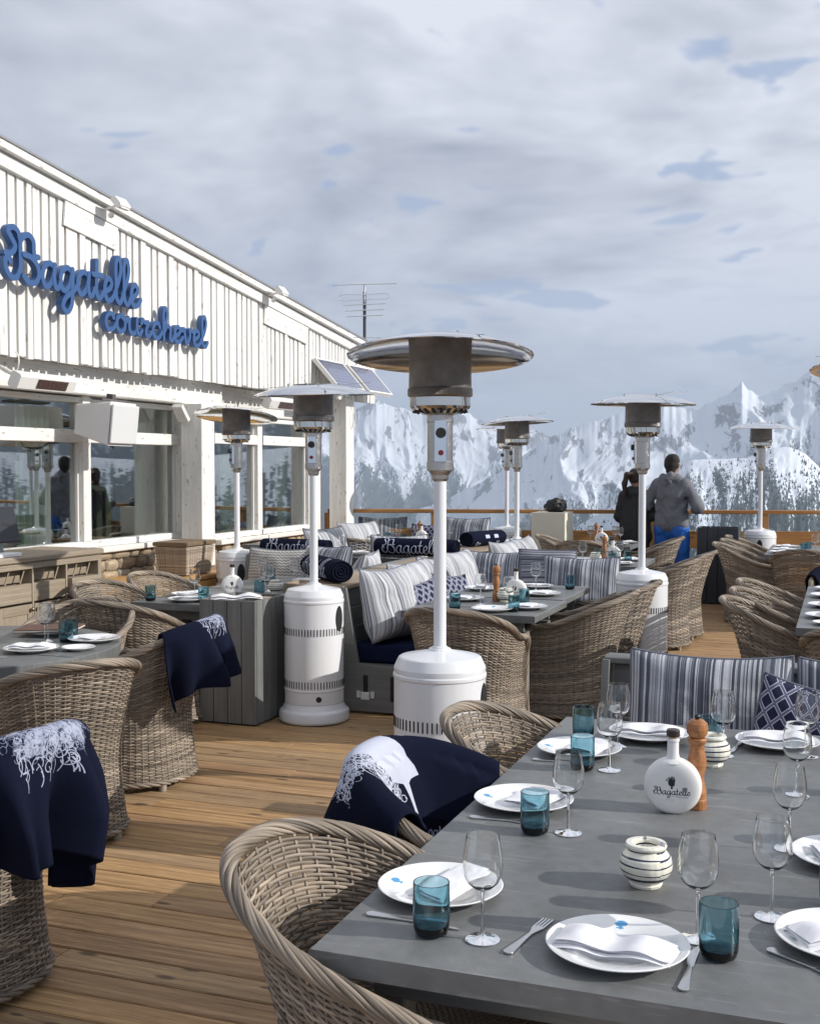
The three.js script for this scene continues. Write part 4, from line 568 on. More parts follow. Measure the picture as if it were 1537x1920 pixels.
const bottle = (l, x, z, ry, y = T) => put(bottleO, 'oil_bottle', l, 'bottle', 'white moon-shaped bottles', x, y, z, ry), mill = (l, x, z, y = T) => put(millO, 'pepper_mill', l, 'pepper mill', 'wooden pepper mills', x, y, z), pot = (l, x, z, ry, y = T) => put(potO, 'striped_pot', l, 'pot', 'striped ceramic pots', x, y, z, ry);

// the foreground table
const P1 = [['at the near left corner of the foreground table', -0.835, -2.46, 1.35, 0.12, 0], ['beside the silhouette blanket', -0.835, -3.19, 1.3, 0, 2], ['at the far left of the foreground table', -0.815, -3.84, 1.35, 0, 2], ['nearest to us on the foreground table', -0.405, -2.275, 0, -0.1, 1], ['at the far end left of the white bottle', -0.63, -4.14, 0, 0.05, 1], ['at the far end before the diamond pillow', -0.20, -4.17, 0, 0.05, 1], ['cut off by the right edge of the foreground table', 0.02, -2.47, -1.4, 0.6, 1], ['at the right edge behind the near right tumbler', 0.03, -3.0, -1.4, 0.3, 2]];
P1.forEach(([w, x, z, pr, nr, k], i) => { plate('white plate ' + w, x, z, [1.57, 1.57, 1.57, 0.1, 3.1, 3.1, -1.57, -1.57][i]); napkin('folded white napkin on the plate ' + w, x + (i < 3 ? 0.03 : 0), z + (i === 3 ? 0.025 : 0), i < 3 ? pr : nr + 0.0, k, T + 0.019); });
[['at the near left corner, before a wine glass', -0.779, -2.237], ['on the plate side next to the silhouette blanket', -0.744, -2.957], ['third from us along the left side', -0.76, -3.628], ['right of the plate nearest to us', -0.216, -2.323], ['at the far left corner of the foreground table', -0.85, -4.07], ['behind the striped pot and pepper mill', -0.415, -4.06], ['cut by the right edge, nearest of three', 0.0, -2.69], ['cut by the right edge, middle of three', 0.005, -3.13], ['cut by the right edge, farthest of three', 0.0, -3.62]].forEach(([w, x, z]) => tumbler('teal glass tumbler ' + w, x, z));
[['beside the near left plate of the foreground table', -0.672, -2.245], ['beside the plate by the silhouette blanket', -0.661, -2.983], ['nearer of two at the far left corner', -0.679, -3.651], ['farther of two at the far left corner', -0.712, -3.985], ['standing before the striped bench cushions', -0.362, -3.965], ['right of the tumbler nearest to us', -0.131, -2.57], ['behind the tumbler nearest to us', -0.265, -2.40], ['at the right, second from us in the row', -0.115, -3.04], ['before the diamond patterned pillow', -0.10, -4.05], ['at the right, third from us in the row', -0.115, -3.55]].forEach(([w, x, z]) => wine('clear wine glass ' + w, x, z));
bottle('white moon-shaped bottle with dark stopper on the foreground table', -0.432, -3.27, 0.10); mill('tall pepper mill behind the bottle on the foreground table', -0.374, -3.33); pot('striped ceramic ashtray pot in the middle of the foreground table', -0.412, -2.675, 0.75); pot('striped ceramic pot behind the pepper mill', -0.385, -3.83, 2.0);
fork('fork left of the plate nearest to us', -0.588, -2.30, -0.18); knife('knife right of the plate nearest to us', -0.262, -2.255, 0.0); knife('knife at the near left corner plate', -0.835, -2.285, -1.62); fork('fork by the plate beside the silhouette blanket', -0.835, -3.03, -1.55); knife('knife by the far left plate', -0.83, -3.70, -1.55); knife('knife in front of the striped bench cushion', -0.33, -4.10, 3.0); fork('fork below the plate at the right edge', -0.04, -2.33, -2.2); 
// ------------------------------------------------------------------ banquettes, cushions
const navySeat = phy({ specularIntensity: 0.15, color: lin(0.010, 0.014, 0.045), roughness: 0.95, bumpMap: rep(speckle, 12, 12), bumpScale: 0.002 });
function fabricStripes(seed, dark) { const r = rng(seed); return canvasTex(512, 512, (c, w, h) => { c.fillStyle = dark ? '#6d7078' : '#bab9b6'; c.fillRect(0, 0, w, h); let x = 0; const pal = dark ? ['#4a4e5b', '#c4c6cb', '#8f929c', '#585c69', '#aeb1b8', '#6a6e78', '#41454f', '#b9bbc1', '#80848e'] : ['#c3c5ca', '#95979d', '#6c6f78', '#cfd0d3', '#a3a5aa', '#7d8088', '#c6c8cc', '#b4b6bb']; while (x < w) { const q = 1.6 + r() * 5 * (r() < 0.3 ? 1.6 : 0.7); c.fillStyle = pal[Math.floor(r() * pal.length)]; c.fillRect(x, 0, q, h); x += q; } const d = c.getImageData(0, 0, w, h); for (let i = 0; i < d.data.length; i += 4) { const n = (r() - 0.5) * 26; d.data[i] += n; d.data[i + 1] += n; d.data[i + 2] += n; } c.putImageData(d, 0, 0); }); }
const stripeL = [fabricStripes(2, false), fabricStripes(7, false)], stripeD = [fabricStripes(4, true), fabricStripes(13, true)];
const diamondTex = canvasTex(512, 512, (c, w, h) => { c.fillStyle = '#1c2140'; c.fillRect(0, 0, w, h); const N = 6, q = w / N; c.lineJoin = 'miter'; for (let j = -1; j <= N * 1.0; j++) for (let i = -1; i <= N; i++) { const x = i * q + (j & 1 ? q / 2 : 0) + q / 2, y = j * q * 0.5 * 1.35 + 20, dia = (s) => { c.beginPath(); c.moveTo(x, y - s * 1.3); c.lineTo(x + s, y); c.lineTo(x, y + s * 1.3); c.lineTo(x - s, y); c.closePath(); }; c.strokeStyle = '#c4c6d2'; c.lineWidth = 5; dia(q * 0.40); c.stroke(); c.strokeStyle = '#888da6'; c.lineWidth = 2; dia(q * 0.5); c.stroke(); } });
const zigTex = canvasTex(512, 512, (c, w, h) => { c.fillStyle = '#bdbab3'; c.fillRect(0, 0, w, h); c.strokeStyle = '#74747a'; c.lineWidth = 9; for (let y = -30; y < h + 30; y += 30) { c.beginPath(); for (let x = 0; x <= w; x += 16) c.lineTo(x, y + ((x / 16) % 2 ? 13 : 0)); c.stroke(); } });
const fab = (t) => std({ map: t, roughness: 0.95, bumpMap: rep(speckle, 8, 8), bumpScale: 0.0015 });
const fabL = stripeL.map(fab), fabD = stripeD.map(fab), fabDia = fab(diamondTex), fabZig = fab(zigTex), pipeMat = std({ color: lin(0.16, 0.17, 0.21), roughness: 0.95 });
function pillowGeo(w, h, d, seed = 1, sag = 0.016) {
  const N = 26, pos = [], uv = [], idx = []; const edge = (u, v) => { const pin = 1 - 0.02 * (1 - Math.abs(u) ** 2) * Math.abs(v) ** 3 - 0; return [u * (1 - 0.025 * (1 - v * v)) * w / 2, v * (1 - 0.03 * (1 - u * u)) * h / 2 * pin]; };
  for (const s of [1, -1]) for (let j = 0; j <= N; j++) for (let i = 0; i <= N; i++) { const u = i / N * 2 - 1, v = j / N * 2 - 1, [x, y] = edge(u, v); const t = Math.pow(Math.max(0, (1 - Math.abs(u) ** 2.6) * (1 - Math.abs(v) ** 2.6)), 0.48), wr = 1 + 0.45 * (fbm(u * 2 + seed * 5, v * 2 + seed * 3, 3) - 0.5) - 0.10 * Math.exp(-((u - 0.1) ** 2) * 6) * (v > 0 ? v : 0), low = 1 + 0.25 * -v * 0.6; pos.push(x, y - sag * (1 - u * u) * (v > 0 ? v : 0), s * d / 2 * t * wr * low); uv.push((u + 1) / 2, (v + 1) / 2); }
  const M = (N + 1) * (N + 1); for (let j = 0; j < N; j++) for (let i = 0; i < N; i++) { const a = j * (N + 1) + i; idx.push(a, a + 1, a + N + 1, a + 1, a + N + 2, a + N + 1, M + a, M + a + N + 1, M + a + 1, M + a + 1, M + a + N + 1, M + a + N + 2); }
  const per = []; const ring = []; for (let i = 0; i < N; i++) ring.push([i, 0]); for (let i = 0; i < N; i++) ring.push([N, i]); for (let i = N; i > 0; i--) ring.push([i, N]); for (let i = N; i > 0; i--) ring.push([0, i]); for (const [i, j] of ring) { const k = (j * (N + 1) + i) * 3; per.push(V(pos[k], pos[k + 1], 0)); }
  return { body: mk(pos, idx, uv), pipe: new THREE.TubeGeometry(new THREE.CatmullRomCurve3(per, true), 110, 0.006, 6, true) };
}
const pillowShapes = { big: pillowGeo(0.56, 0.52, 0.25, 2), wide: pillowGeo(0.66, 0.50, 0.23, 4), small: pillowGeo(0.44, 0.42, 0.17, 6) };
function cushion(kind, label, mat, x, y, z, ry, lean, roll = 0, pipe = pipeMat) { const c = thing('cushion', label, 'cushion', 'cushions on the benches', [x, y, z]); c.rotation.set(0, 0, 0); c.quaternion.setFromEuler(new THREE.Euler(lean, ry, roll, 'YXZ')); mesh('cover', pillowShapes[kind].body, mat, c); mesh('piping', pillowShapes[kind].pipe, pipe, c); return c; }
function banquette(label, x, z, rot, L, o = {}) { // local: length along +x, seat towards +z
  const b = thing('bench_seat', label, 'bench', 'grey timber corner benches', [x, 0, z], rot), H = o.h ?? 0.85, D = o.d ?? 0.62, mB = o.mat ?? greyMat;
  mesh('base_panel', boxm(0.04, L - 0.04, 0.06, 0.31, D - 0.06, D - 0.035, 0.004), mB, b); mesh('seat_board', boxm(0.0, L, 0.312, 0.342, 0.03, D, 0.004, 0), greyMat2, b);
  mesh('seat_cushion', new RoundedBoxGeometry(L - 0.10, 0.13, D - 0.07, 3, 0.035).translate(L / 2, 0.409, D / 2 + 0.035), navySeat, b);
  const n = 4, bh = (H - 0.30) / n; for (let i = 0; i < n; i++) { const y0 = 0.30 + i * bh, t = (y0 + bh / 2 - 0.3) / (H - 0.3); mesh('back_plank', boxm(0.03, L - 0.03, y0 + 0.003, y0 + bh - 0.003, 0.03 - t * 0.05, 0.055 - t * 0.05, 0.003, 0, i * 1.7 + x, i), mB, b); }
  mesh('cap_board', boxm(-0.01, L + 0.01, H + 0.002, H + 0.032, -(o.cap ?? 0.09), 0.05, 0.005, 0, z, 0), o.capMat ?? beigeWood, b);
  const side = (sx) => { const s = new THREE.Shape(); s.moveTo(0.0, 0); s.lineTo(D - 0.03, 0); s.lineTo(D - 0.03, 0.30); s.lineTo(0.16, 0.33); s.lineTo(0.07, H); s.lineTo(-0.10, H); s.lineTo(0.0, 0); const e = new THREE.ExtrudeGeometry(s, { depth: 0.03, bevelEnabled: true, bevelSize: 0.002, bevelThickness: 0.002, bevelSegments: 1 }); e.rotateY(-Math.PI / 2); e.scale(1, 1, 1); e.translate(sx + 0.015, 0.02, 0); return e; };
  for (const sx of [0.0, L]) mesh('end_panel', side(sx), mB, b);
  if (o.slots) { const s = o.slots; for (const zz of [0.22, 0.42]) mesh('slot', boxm(s > 0 ? L + 0.016 : -0.026, s > 0 ? L + 0.026 : -0.016, 0.10, 0.27, zz - 0.016, zz + 0.016, 0.002, 1), black, b); const pm = std({ color: lin(0.7, 0.7, 0.68), roughness: 0.5 }), X = s > 0 ? L + 0.022 : -0.022; mesh('power_socket', merge([boxm(X - 0.012, X + 0.012, 0.10, 0.155, 0.19, 0.25, 0.006), boxm(X - 0.008, X + 0.008, 0.115, 0.16, 0.155, 0.182, 0.004), boxm(X - 0.008, X + 0.008, 0.115, 0.16, 0.258, 0.285, 0.004)]), pm, b); }
  return b;
}
// bays round the two partitions (x about -3.4 and z about -10.1)
banquette('grey bench with navy seat and big striped cushions, behind the nearest heater', -3.30, -7.48, Math.PI / 2, 2.62, { slots: -1, cap: 0.33 });
banquette('grey bench behind the middle tables, carrying three striped cushions', -2.66, -10.18, 0, 0.80, { cap: 0.12 });
banquette('grey bench backing onto the striped cushion bench, left side', -3.66, -10.10, -Math.PI / 2, 1.9, { cap: 0.0, capMat: greyMat2 });
banquette('grey bench with zigzag cushion behind the left tables', -5.32, -10.02, 0, 1.0, { cap: 0.12 });
banquette('grey bench beyond the long rolled blanket, facing away', -3.72, -10.28, Math.PI, 1.55, { cap: 0.0, capMat: greyMat2 });
banquette('grey bench with sunlit pale cushions left of the front far heater', -3.30, -10.42, Math.PI / 2 * 1, 0.01 + 1.85, { cap: 0.33 }).position.set(-3.34, 0, -10.44);
banquette('grey bench along the far railing at the left', -6.25, -15.0, -0.20, 2.0, { cap: 0.04 });
banquette('grey bench against the building by the far windows', -5.72, -11.9, Math.PI / 2, 2.0, { cap: 0.05 });
banquette('dark grey bench with striped cushions behind the foreground table', -1.02, -5.45, 0, 2.6, { mat: greyMat, h: 0.80, capMat: greyMat2 });
const cy = 0.70;
cushion('big', 'large striped cushion at the near end of the middle bench', fabL[0], -3.02, 0.745, -7.76, Math.PI / 2 - 0.25, -0.22);
cushion('big', 'striped cushion behind the first diamond pillow', fabL[1], -3.06, 0.745, -8.34, Math.PI / 2 - 0.15, -0.24);
cushion('big', 'striped cushion behind the pole of the nearest heater', fabL[0], -3.06, 0.745, -8.95, Math.PI / 2 - 0.1, -0.24);
cushion('big', 'striped cushion in the corner of the middle bench', fabL[1], -3.06, 0.745, -9.55, Math.PI / 2 - 0.1, -0.24);
cushion('small', 'navy diamond pillow between large striped cushions', fabDia, -2.88, 0.665, -8.12, Math.PI / 2 - 0.35, -0.22, 0.12);
cushion('small', 'navy diamond pillow behind the heater pole', fabDia, -2.88, 0.665, -8.72, Math.PI / 2 - 0.35, -0.22, -0.1);
cushion('wide', 'grey striped cushion in the back corner left of the mill', fabD[0], -2.88, 0.72, -10.02, 0.05, -0.2);
cushion('big', 'grey cushion with sideways stripes behind the wine glass', fabD[1], -2.42, 0.71, -9.98, 0, -0.2, Math.PI / 2);
cushion('wide', 'grey striped cushion at the right end of the middle bench', fabD[0], -2.10, 0.70, -9.90, 0.04, -0.22);
cushion('wide', 'zigzag knitted cushion behind the left tables', fabZig, -4.92, 0.71, -9.82, 0, -0.2);
cushion('big', 'grey striped cushion beside the zigzag cushion', fabD[1], -4.45, 0.74, -9.80, -0.25, -0.25);
cushion('wide', 'striped cushion lying low behind the left planked box', fabL[1], -3.92, 0.56, -8.75, -0.9, -1.0);
cushion('big', 'pale striped cushion below the rolled blanket, left of pair', fabL[0], -4.02, 0.80, -10.62, 0.5, -0.3);
cushion('big', 'pale striped cushion below the rolled blanket, right of pair', fabL[1], -3.92, 0.72, -9.45, -1.4, -0.3);
cushion('big', 'sunlit pale cushion left of the front far heater', fabL[1], -3.05, 0.74, -11.05, Math.PI / 2 - 0.2, -0.3);
cushion('big', 'sunlit pale cushion leaning toward the front far heater', fabL[0], -3.05, 0.74, -11.72, Math.PI / 2 - 0.1, -0.3);
cushion('wide', 'striped cushion before the stone base of the windows', fabL[0], -5.50, 0.78, -12.2, Math.PI / 2 - 0.3, -0.35);
cushion('wide', 'striped cushion in the far corner by the white post', fabL[1], -5.50, 0.80, -13.2, Math.PI / 2 - 0.4, -0.35);
cushion('wide', 'striped cushion on the far railing bench, leftmost', fabD[1], -5.85, 0.78, -14.78, 0.3, -0.2);
cushion('wide', 'striped cushion on the far railing bench, rightmost', fabD[0], -4.62, 0.80, -14.62, -0.1, -0.2);
cushion('small', 'small dark patterned pillow on the far railing bench', fabDia, -5.2, 0.74, -14.72, 0, -0.2);
{ const c = cushion('wide', 'large dark striped cushion behind the foreground table', fabD[0], -0.53, 0.66, -5.16, 0.02, -0.2); c.scale.set(1.04, 1.02, 1.1); const d = cushion('wide', 'dark striped cushion at the right edge of the bench', fabD[0], 0.17, 0.655, -5.16, -0.05, -0.2); d.scale.set(1.04, 1.02, 1.1); }
cushion('small', 'navy diamond pillow behind the foreground table', fabDia, -0.12, 0.63, -4.97, -0.1, -0.25, -0.16);

// ------------------------------------------------------------------ rolled and draped blankets
const navyHex = '#171b2d', printHex = '#bfc4d6';
const rollTex = canvasTex(1024, 512, (c, w, h) => { c.fillStyle = navyHex; c.fillRect(0, 0, w, h); penText(c, 'Bagatelle', 110, 300, 82, 9, printHex); c.fillStyle = printHex; c.fillRect(380, 60, 120, 38); c.fillRect(640, 60, 120, 40); }), rollMat = phy({ map: rollTex, roughness: 1, specularIntensity: 0.12, bumpMap: rep(speckle, 10, 6), bumpScale: 0.002 }), navyCloth = phy({ specularIntensity: 0.12, color: lin(0.009, 0.011, 0.024), roughness: 1, bumpMap: rep(speckle, 14, 14), bumpScale: 0.002 });
function rolled(label, x, y, z, ry, L = 0.66, R = 0.088, spin = 0, flat = 0.86) {
  const g = thing('rolled_blanket', label, 'blanket', 'rolled navy blankets', [x, y + R * flat, z], ry), nu = 40, nx = 24, pos = [], uv = [], idx = [];
  for (let i = 0; i <= nx; i++) for (let j = 0; j <= nu; j++) { const t = i / nx, a = j / nu * Math.PI * 2, e = 1 - 0.10 * (Math.abs(t * 2 - 1) ** 6), rr = R * e * (1 + 0.05 * (fbm(t * 3 + x, Math.cos(a) + 3 + z, 3) - 0.5)); pos.push((t - 0.5) * L, Math.sin(a) * rr * flat, Math.cos(a) * rr); uv.push(t, (((a / (2 * Math.PI)) + spin + 0.5) % 1 + 1) % 1); }
  for (let i = 0; i < nx; i++) for (let j = 0; j < nu; j++) { const a = i * (nu + 1) + j, b = a + nu + 1; if (Math.abs(uv[a * 2 + 1] - uv[(a + 1) * 2 + 1]) > 0.5) { const q = pos.length / 3; for (const [k, m] of [[a, 0], [a + 1, 0], [b, 0], [b + 1, 0]]) { pos.push(pos[k * 3], pos[k * 3 + 1], pos[k * 3 + 2]); let v = uv[k * 2 + 1]; if (v < 0.5) v += 1; uv.push(uv[k * 2], v); } idx.push(q, q + 2, q + 1, q + 1, q + 2, q + 3); } else idx.push(a, b, a + 1, a + 1, b, b + 1); }
  rollMat.map.wrapT = THREE.RepeatWrapping; mesh('wrap', mk(pos, idx, uv), rollMat, g);
  for (const s of [-1, 1]) { const P = []; for (let k = 0; k <= 90; k++) { const a = k / 90 * 22, q = R * 0.90 * (1 - k / 96); P.push(V(s * L * 0.485, Math.sin(a) * q * flat, Math.cos(a) * q)); } mesh('coiled_end', merge([new THREE.TubeGeometry(new THREE.CatmullRomCurve3(P), 150, 0.0085, 5), at(new THREE.CylinderGeometry(R * 0.93, R * 0.93, 0.01, 28), s * L * 0.475, 0, 0, 0, 0, Math.PI / 2).scale(1, flat, 1)]), navyCloth, g); }
  return g;
}
rolled('long rolled navy blanket on the far left bench back', -4.83, 0.884, -9.99, -0.04, 0.70, 0.086, 0.02);
rolled('rolled navy blanket lying slantwise on the bench corner', -3.55, 0.884, -7.84, -0.82, 0.68, 0.098, 0.02);
rolled('rolled navy blanket behind the nearest heater pole', -3.70, 0.884, -10.20, -0.04, 0.80, 0.095, 0.04);
rolled('rolled navy blanket with white print near the far heater', -3.52, 0.884, -11.75, 1.25, 0.62, 0.092, 0.3);
const drapeTex = canvasTex(1024, 1024, (c, w, h) => {
  c.fillStyle = navyHex; c.fillRect(0, 0, w, h); c.fillStyle = '#0f1120'; c.fillRect(0, 860, w, 164); c.fillStyle = '#c9cddd';
  c.beginPath(); c.moveTo(300, 250); c.bezierCurveTo(420, 190, 600, 190, 690, 260); c.lineTo(640, 330); c.lineTo(760, 520); c.lineTo(770, 580); c.lineTo(690, 610); c.lineTo(640, 640); c.bezierCurveTo(650, 720, 640, 800, 690, 900); c.lineTo(640, 900); c.bezierCurveTo(610, 800, 600, 720, 560, 640); c.lineTo(460, 620); c.bezierCurveTo(400, 520, 330, 420, 300, 250); c.closePath(); c.fill();
  const r = rng(17); c.strokeStyle = '#c9cddd'; c.fillStyle = '#c9cddd';
  for (let i = 0; i < 520; i++) { const t = r(), x = lerp(215, 470, t) + (r() - 0.6) * 190, y = lerp(160, 760, t) + (r() - 0.5) * 110, q = 5 + r() * 19; c.lineWidth = 2 + r() * 5; c.beginPath(); c.arc(x, y, q, r() * 6, r() * 6 + 2.5 + r() * 2); c.stroke(); if (r() < 0.5) { c.beginPath(); c.ellipse(x + q, y, q * 0.45, q * 0.22, r() * 3, 0, 7); c.fill(); } }
  for (let i = 0; i < 36; i++) { const x = 640 + r() * 120, y = 190 + r() * 120, q = 8 + r() * 24; c.lineWidth = 2 + r() * 5; c.beginPath(); c.arc(x, y, q, r() * 6, r() * 6 + 3.4); c.stroke(); }
  for (let i = 0; i < 5; i++) { c.lineWidth = 7; c.beginPath(); c.arc(190 + i * 14, 420 + i * 22, 60 - i * 9, 1 + i * 0.5, 5.2 + i * 0.4); c.stroke(); }
  penText(c, 'Bagatelle', 560, 985, 46, 10, '#8f95ad');
});
const drapeMat = phy({ specularIntensity: 0.12, map: drapeTex, roughness: 1, bumpMap: rep(speckle, 30, 30), bumpScale: 0.0015, side: THREE.DoubleSide });
const laceTex = canvasTex(1024, 1024, (c, w, h) => { c.fillStyle = navyHex; c.fillRect(0, 0, w, h); const r = rng(29); c.strokeStyle = '#aeb4c8'; c.fillStyle = '#aeb4c8'; for (let i = 0; i < 260; i++) { c.globalAlpha = 0.25 + 0.3 * r(); c.beginPath(); c.ellipse(300 + r() * 400, 380 + r() * 190, 6 + r() * 26, 4 + r() * 12, r() * 3, 0, 7); c.fill(); } for (let i = 0; i < 1500; i++) { const t = r(), x = 220 + 540 * t + (r() - 0.5) * 130, y = 320 + 150 * Math.sin(t * 3) + (r() - 0.5) * 290, q = 3 + r() * 13; c.globalAlpha = 0.5 + 0.5 * r(); c.lineWidth = 1.2 + r() * 2.6; c.beginPath(); c.arc(x, y, q, r() * 6, r() * 6 + 2 + r() * 2.4); c.stroke(); if (r() < 0.35) { c.beginPath(); c.ellipse(x + q, y, q * 0.6, q * 0.25, r() * 3, 0, 7); c.fill(); } } c.globalAlpha = 1; for (let i = 0; i < 26; i++) { const x = 300 + r() * 460, y = 560 + r() * 90, q = 14 + r() * 22; c.lineWidth = 4; c.beginPath(); c.arc(x, y, q, r() * 6, r() * 6 + 4); c.stroke(); c.beginPath(); c.moveTo(x, y); c.quadraticCurveTo(x + 20, y + 30, x + (r() - 0.5) * 40, y + 60); c.lineWidth = 4; c.stroke(); } });
const laceMat = phy({ specularIntensity: 0.12, map: laceTex, roughness: 1, bumpMap: rep(speckle, 30, 30), bumpScale: 0.0015, side: THREE.DoubleSide });
// cloth laid over the back of a chair: t runs from the seat side over the rim and down behind
function drape(label, chairObj, { aC = 0, aW = 0.5, inLen = 0.34, outLen = 0.5, seed = 1, mat = drapeMat, uvf = (u, t) => [1 - u, 1 - t], group = 'blankets draped over chairs', skew = 0, fold = 1 }) {
  const g = thing('draped_blanket', label, 'blanket', group, chairObj.position.toArray(), chairObj.rotation.y), NS = 56, NT = 80, top = [];
  for (let i = 0; i <= NS; i++) for (let j = 0; j <= NT; j++) {
    const s = i / NS * 2 - 1, t = j / NT, a = clamp(aC + s * aW, -0.97, 0.97), q = plan(a), rim = shell(a, 1), wob = fbm(s * 3.2 + seed * 7, t * 2.2 + seed, 3) - 0.5;
    const li = inLen * (1 + 0.15 * s * skew), lo = outLen * (1 + 0.28 * s * skew + 0.10 * Math.sin(s * 5 + seed)), arc = 0.13, L = li + arc + lo, d = t * L; let p;
    if (d < li) { const v = 1 - (li - d) / rimH(a); const b = frameOn(shell, a, clamp(v, 0.3, 1)); p = b.p.clone(); const k = 0.026 + 0.022 * (0.5 + wob) * fold + 0.010 * Math.sin(s * 7 + seed); p.x -= q.nx * k; p.z -= q.nz * k; }
    else if (d < li + arc) { const an = (d - li) / arc * Math.PI, rr = 0.046 + 0.008 * wob; p = rim.clone(); p.y += 0.008 + Math.sin(an) * rr; const k = 0.012 - Math.cos(an) * rr * 1.0; p.x += q.nx * k; p.z += q.nz * k; }
    else { const h = d - li - arc, hang = clamp(h / 0.12), folds = (0.030 * Math.sin(s * 9 + seed * 2 + h * 2) + 0.020 * Math.sin(s * 17 + seed)) * clamp(h / 0.25) * fold; p = rim.clone(); const k = 0.060 + 0.012 * wob + folds + 0.02 * hang; p.x += q.nx * k; p.z += q.nz * k; p.y += 0.008 - h; const gather = clamp(h / 0.4) * 0.30; p.x *= 1 - gather; p.x += 0.02 * Math.sin(s * 6 + seed + h * 5) * clamp(h / 0.2); }
    top.push(p);
  }
  const ix = (i, j) => i * (NT + 1) + j, nor = top.map((p, k) => { const i = Math.floor(k / (NT + 1)), j = k % (NT + 1), A = top[ix(Math.min(NS, i + 1), j)].clone().sub(top[ix(Math.max(0, i - 1), j)]), B = top[ix(i, Math.min(NT, j + 1))].clone().sub(top[ix(i, Math.max(0, j - 1))]); return A.cross(B).normalize(); });
  const pos = [], uv = [], idx = [], M = top.length, th = 0.0045; for (const sg of [1, -1]) top.forEach((p, k) => { const n = nor[k]; pos.push(p.x + n.x * th * sg, p.y + n.y * th * sg, p.z + n.z * th * sg); const i = Math.floor(k / (NT + 1)), j = k % (NT + 1); uv.push(...uvf(i / NS, j / NT)); });
  for (let i = 0; i < NS; i++) for (let j = 0; j < NT; j++) { const a = ix(i, j), b = ix(i + 1, j); idx.push(a, b, a + 1, a + 1, b, b + 1, M + a, M + a + 1, M + b, M + a + 1, M + b + 1, M + b); }
  const rim = []; for (let j = 0; j < NT; j++) rim.push([ix(0, j), ix(0, j + 1)], [ix(NS, j + 1), ix(NS, j)]); for (let i = 0; i < NS; i++) rim.push([ix(i + 1, 0), ix(i, 0)], [ix(i, NT), ix(i + 1, NT)]); for (const [a, b] of rim) idx.push(a, b, M + a, b, M + b, M + a);
  mesh('cloth', mk(pos, idx, uv), mat, g); return g;
}
drape('navy blanket printed with a white head silhouette, over a chair at the foreground table', CH.c2, { aC: 0.03, aW: 0.44, inLen: 0.44, outLen: 0.36, seed: 3, fold: 2.2, uvf: (u, t) => [0.5 + (u - 0.46) * 1.4, 0.375 + 2.0 * (t - 0.40)] });
drape('navy blanket with white curls hanging over the lower left chair', CH.c4, { aC: -0.02, aW: 0.30, inLen: 0.3, outLen: 0.38, seed: 5, skew: -0.9, fold: 2.3, mat: laceMat });
drape('navy blanket with white curls over the chair beside the planked box', CH.c6, { aC: -0.02, aW: 0.34, inLen: 0.36, outLen: 0.29, seed: 8, skew: 0.8, fold: 2.2, mat: laceMat });
drape('plain end of a navy blanket over the chair at the right edge', CH.c27, { aC: 0, aW: 0.45, inLen: 0.3, outLen: 0.3, seed: 2, mat: navyCloth });

// ------------------------------------------------------------------ boxes, cabinet, basket
function plankBox(label, x0, x1, z0, z1, h, m, per, category = 'planter box', open = true) { // x0<x1, z0 (near) > z1 (far)
  const b = thing('planked_box', label, category, 'grey planked service boxes', [(x0 + x1) / 2, 0, (z0 + z1) / 2]), w = (x1 - x0) / 2, d = (z0 - z1) / 2, t = 0.022, px = Math.round(2 * w / per), pz = Math.round(2 * d / per);
  for (const s of [1, -1]) { for (let i = 0; i < px; i++) { const a = -w + 2 * w * i / px, e = -w + 2 * w * (i + 1) / px; mesh('plank', boxm(a + 0.0025, e - 0.0025, 0.015, h, s * d - (s > 0 ? t : 0), s * d + (s > 0 ? 0 : t), 0.003, 1, i + x0, i * 2), m, b); } for (let i = 0; i < pz; i++) { const a = -d + t + (2 * d - 2 * t) * i / pz, e = -d + t + (2 * d - 2 * t) * (i + 1) / pz; mesh('plank', boxm(s * w - (s > 0 ? t : 0), s * w + (s > 0 ? 0 : t), 0.015, h, a + 0.0025, e - 0.0025, 0.003, 1, i, i + z0), m, b); } }
  mesh('floor_panel', boxm(-w + t + 0.002, w - t - 0.002, 0.02, open ? 0.05 : h - 0.03, -d + t + 0.002, d - t - 0.002, 0), m, b); if (open) mesh('liner', boxm(-w + t + 0.002, w - t - 0.002, h - 0.16, h - 0.14, -d + t + 0.002, d - t - 0.002, 0), m, b); return b;
}
plankBox('dark grey planked box in front of the left tables, napkins inside', -4.02, -3.60, -6.83, -7.32, 0.83, greyMat2, 0.105);
put(napO[1], 'folded_napkin', 'white napkin hanging out of the planked box', 'napkin', 'white cloth napkins', -3.86, 0.815, -7.05, 0.5).scale.set(1.5, 1.4, 1.6);
{ const m = solo('paper_carton', boxm(-3.76, -3.66, 0.70, 0.815, -7.24, -7.05, 0.006), std({ color: lin(0.42, 0.33, 0.23), roughness: 0.9 }), 'small brown carton inside the left planked box', 'carton'); m.rotation.z = 0; }
plankBox('grey planked box by the building behind the crooked heater', -5.70, -5.12, -10.55, -10.95, 0.92, greyMat, 0.145, 'planter box', false);
plankBox('grey planked low box behind the slanting rolled blanket', -4.02, -3.68, -8.05, -8.35, 0.82, taupeMat, 0.17, 'planter box', false);
plankBox('dark slate planter box at the railing right of the man', -1.70, -1.20, -14.9, -15.3, 0.95, std({ color: lin(0.035, 0.04, 0.048), roughness: 0.6 }), 0.125);
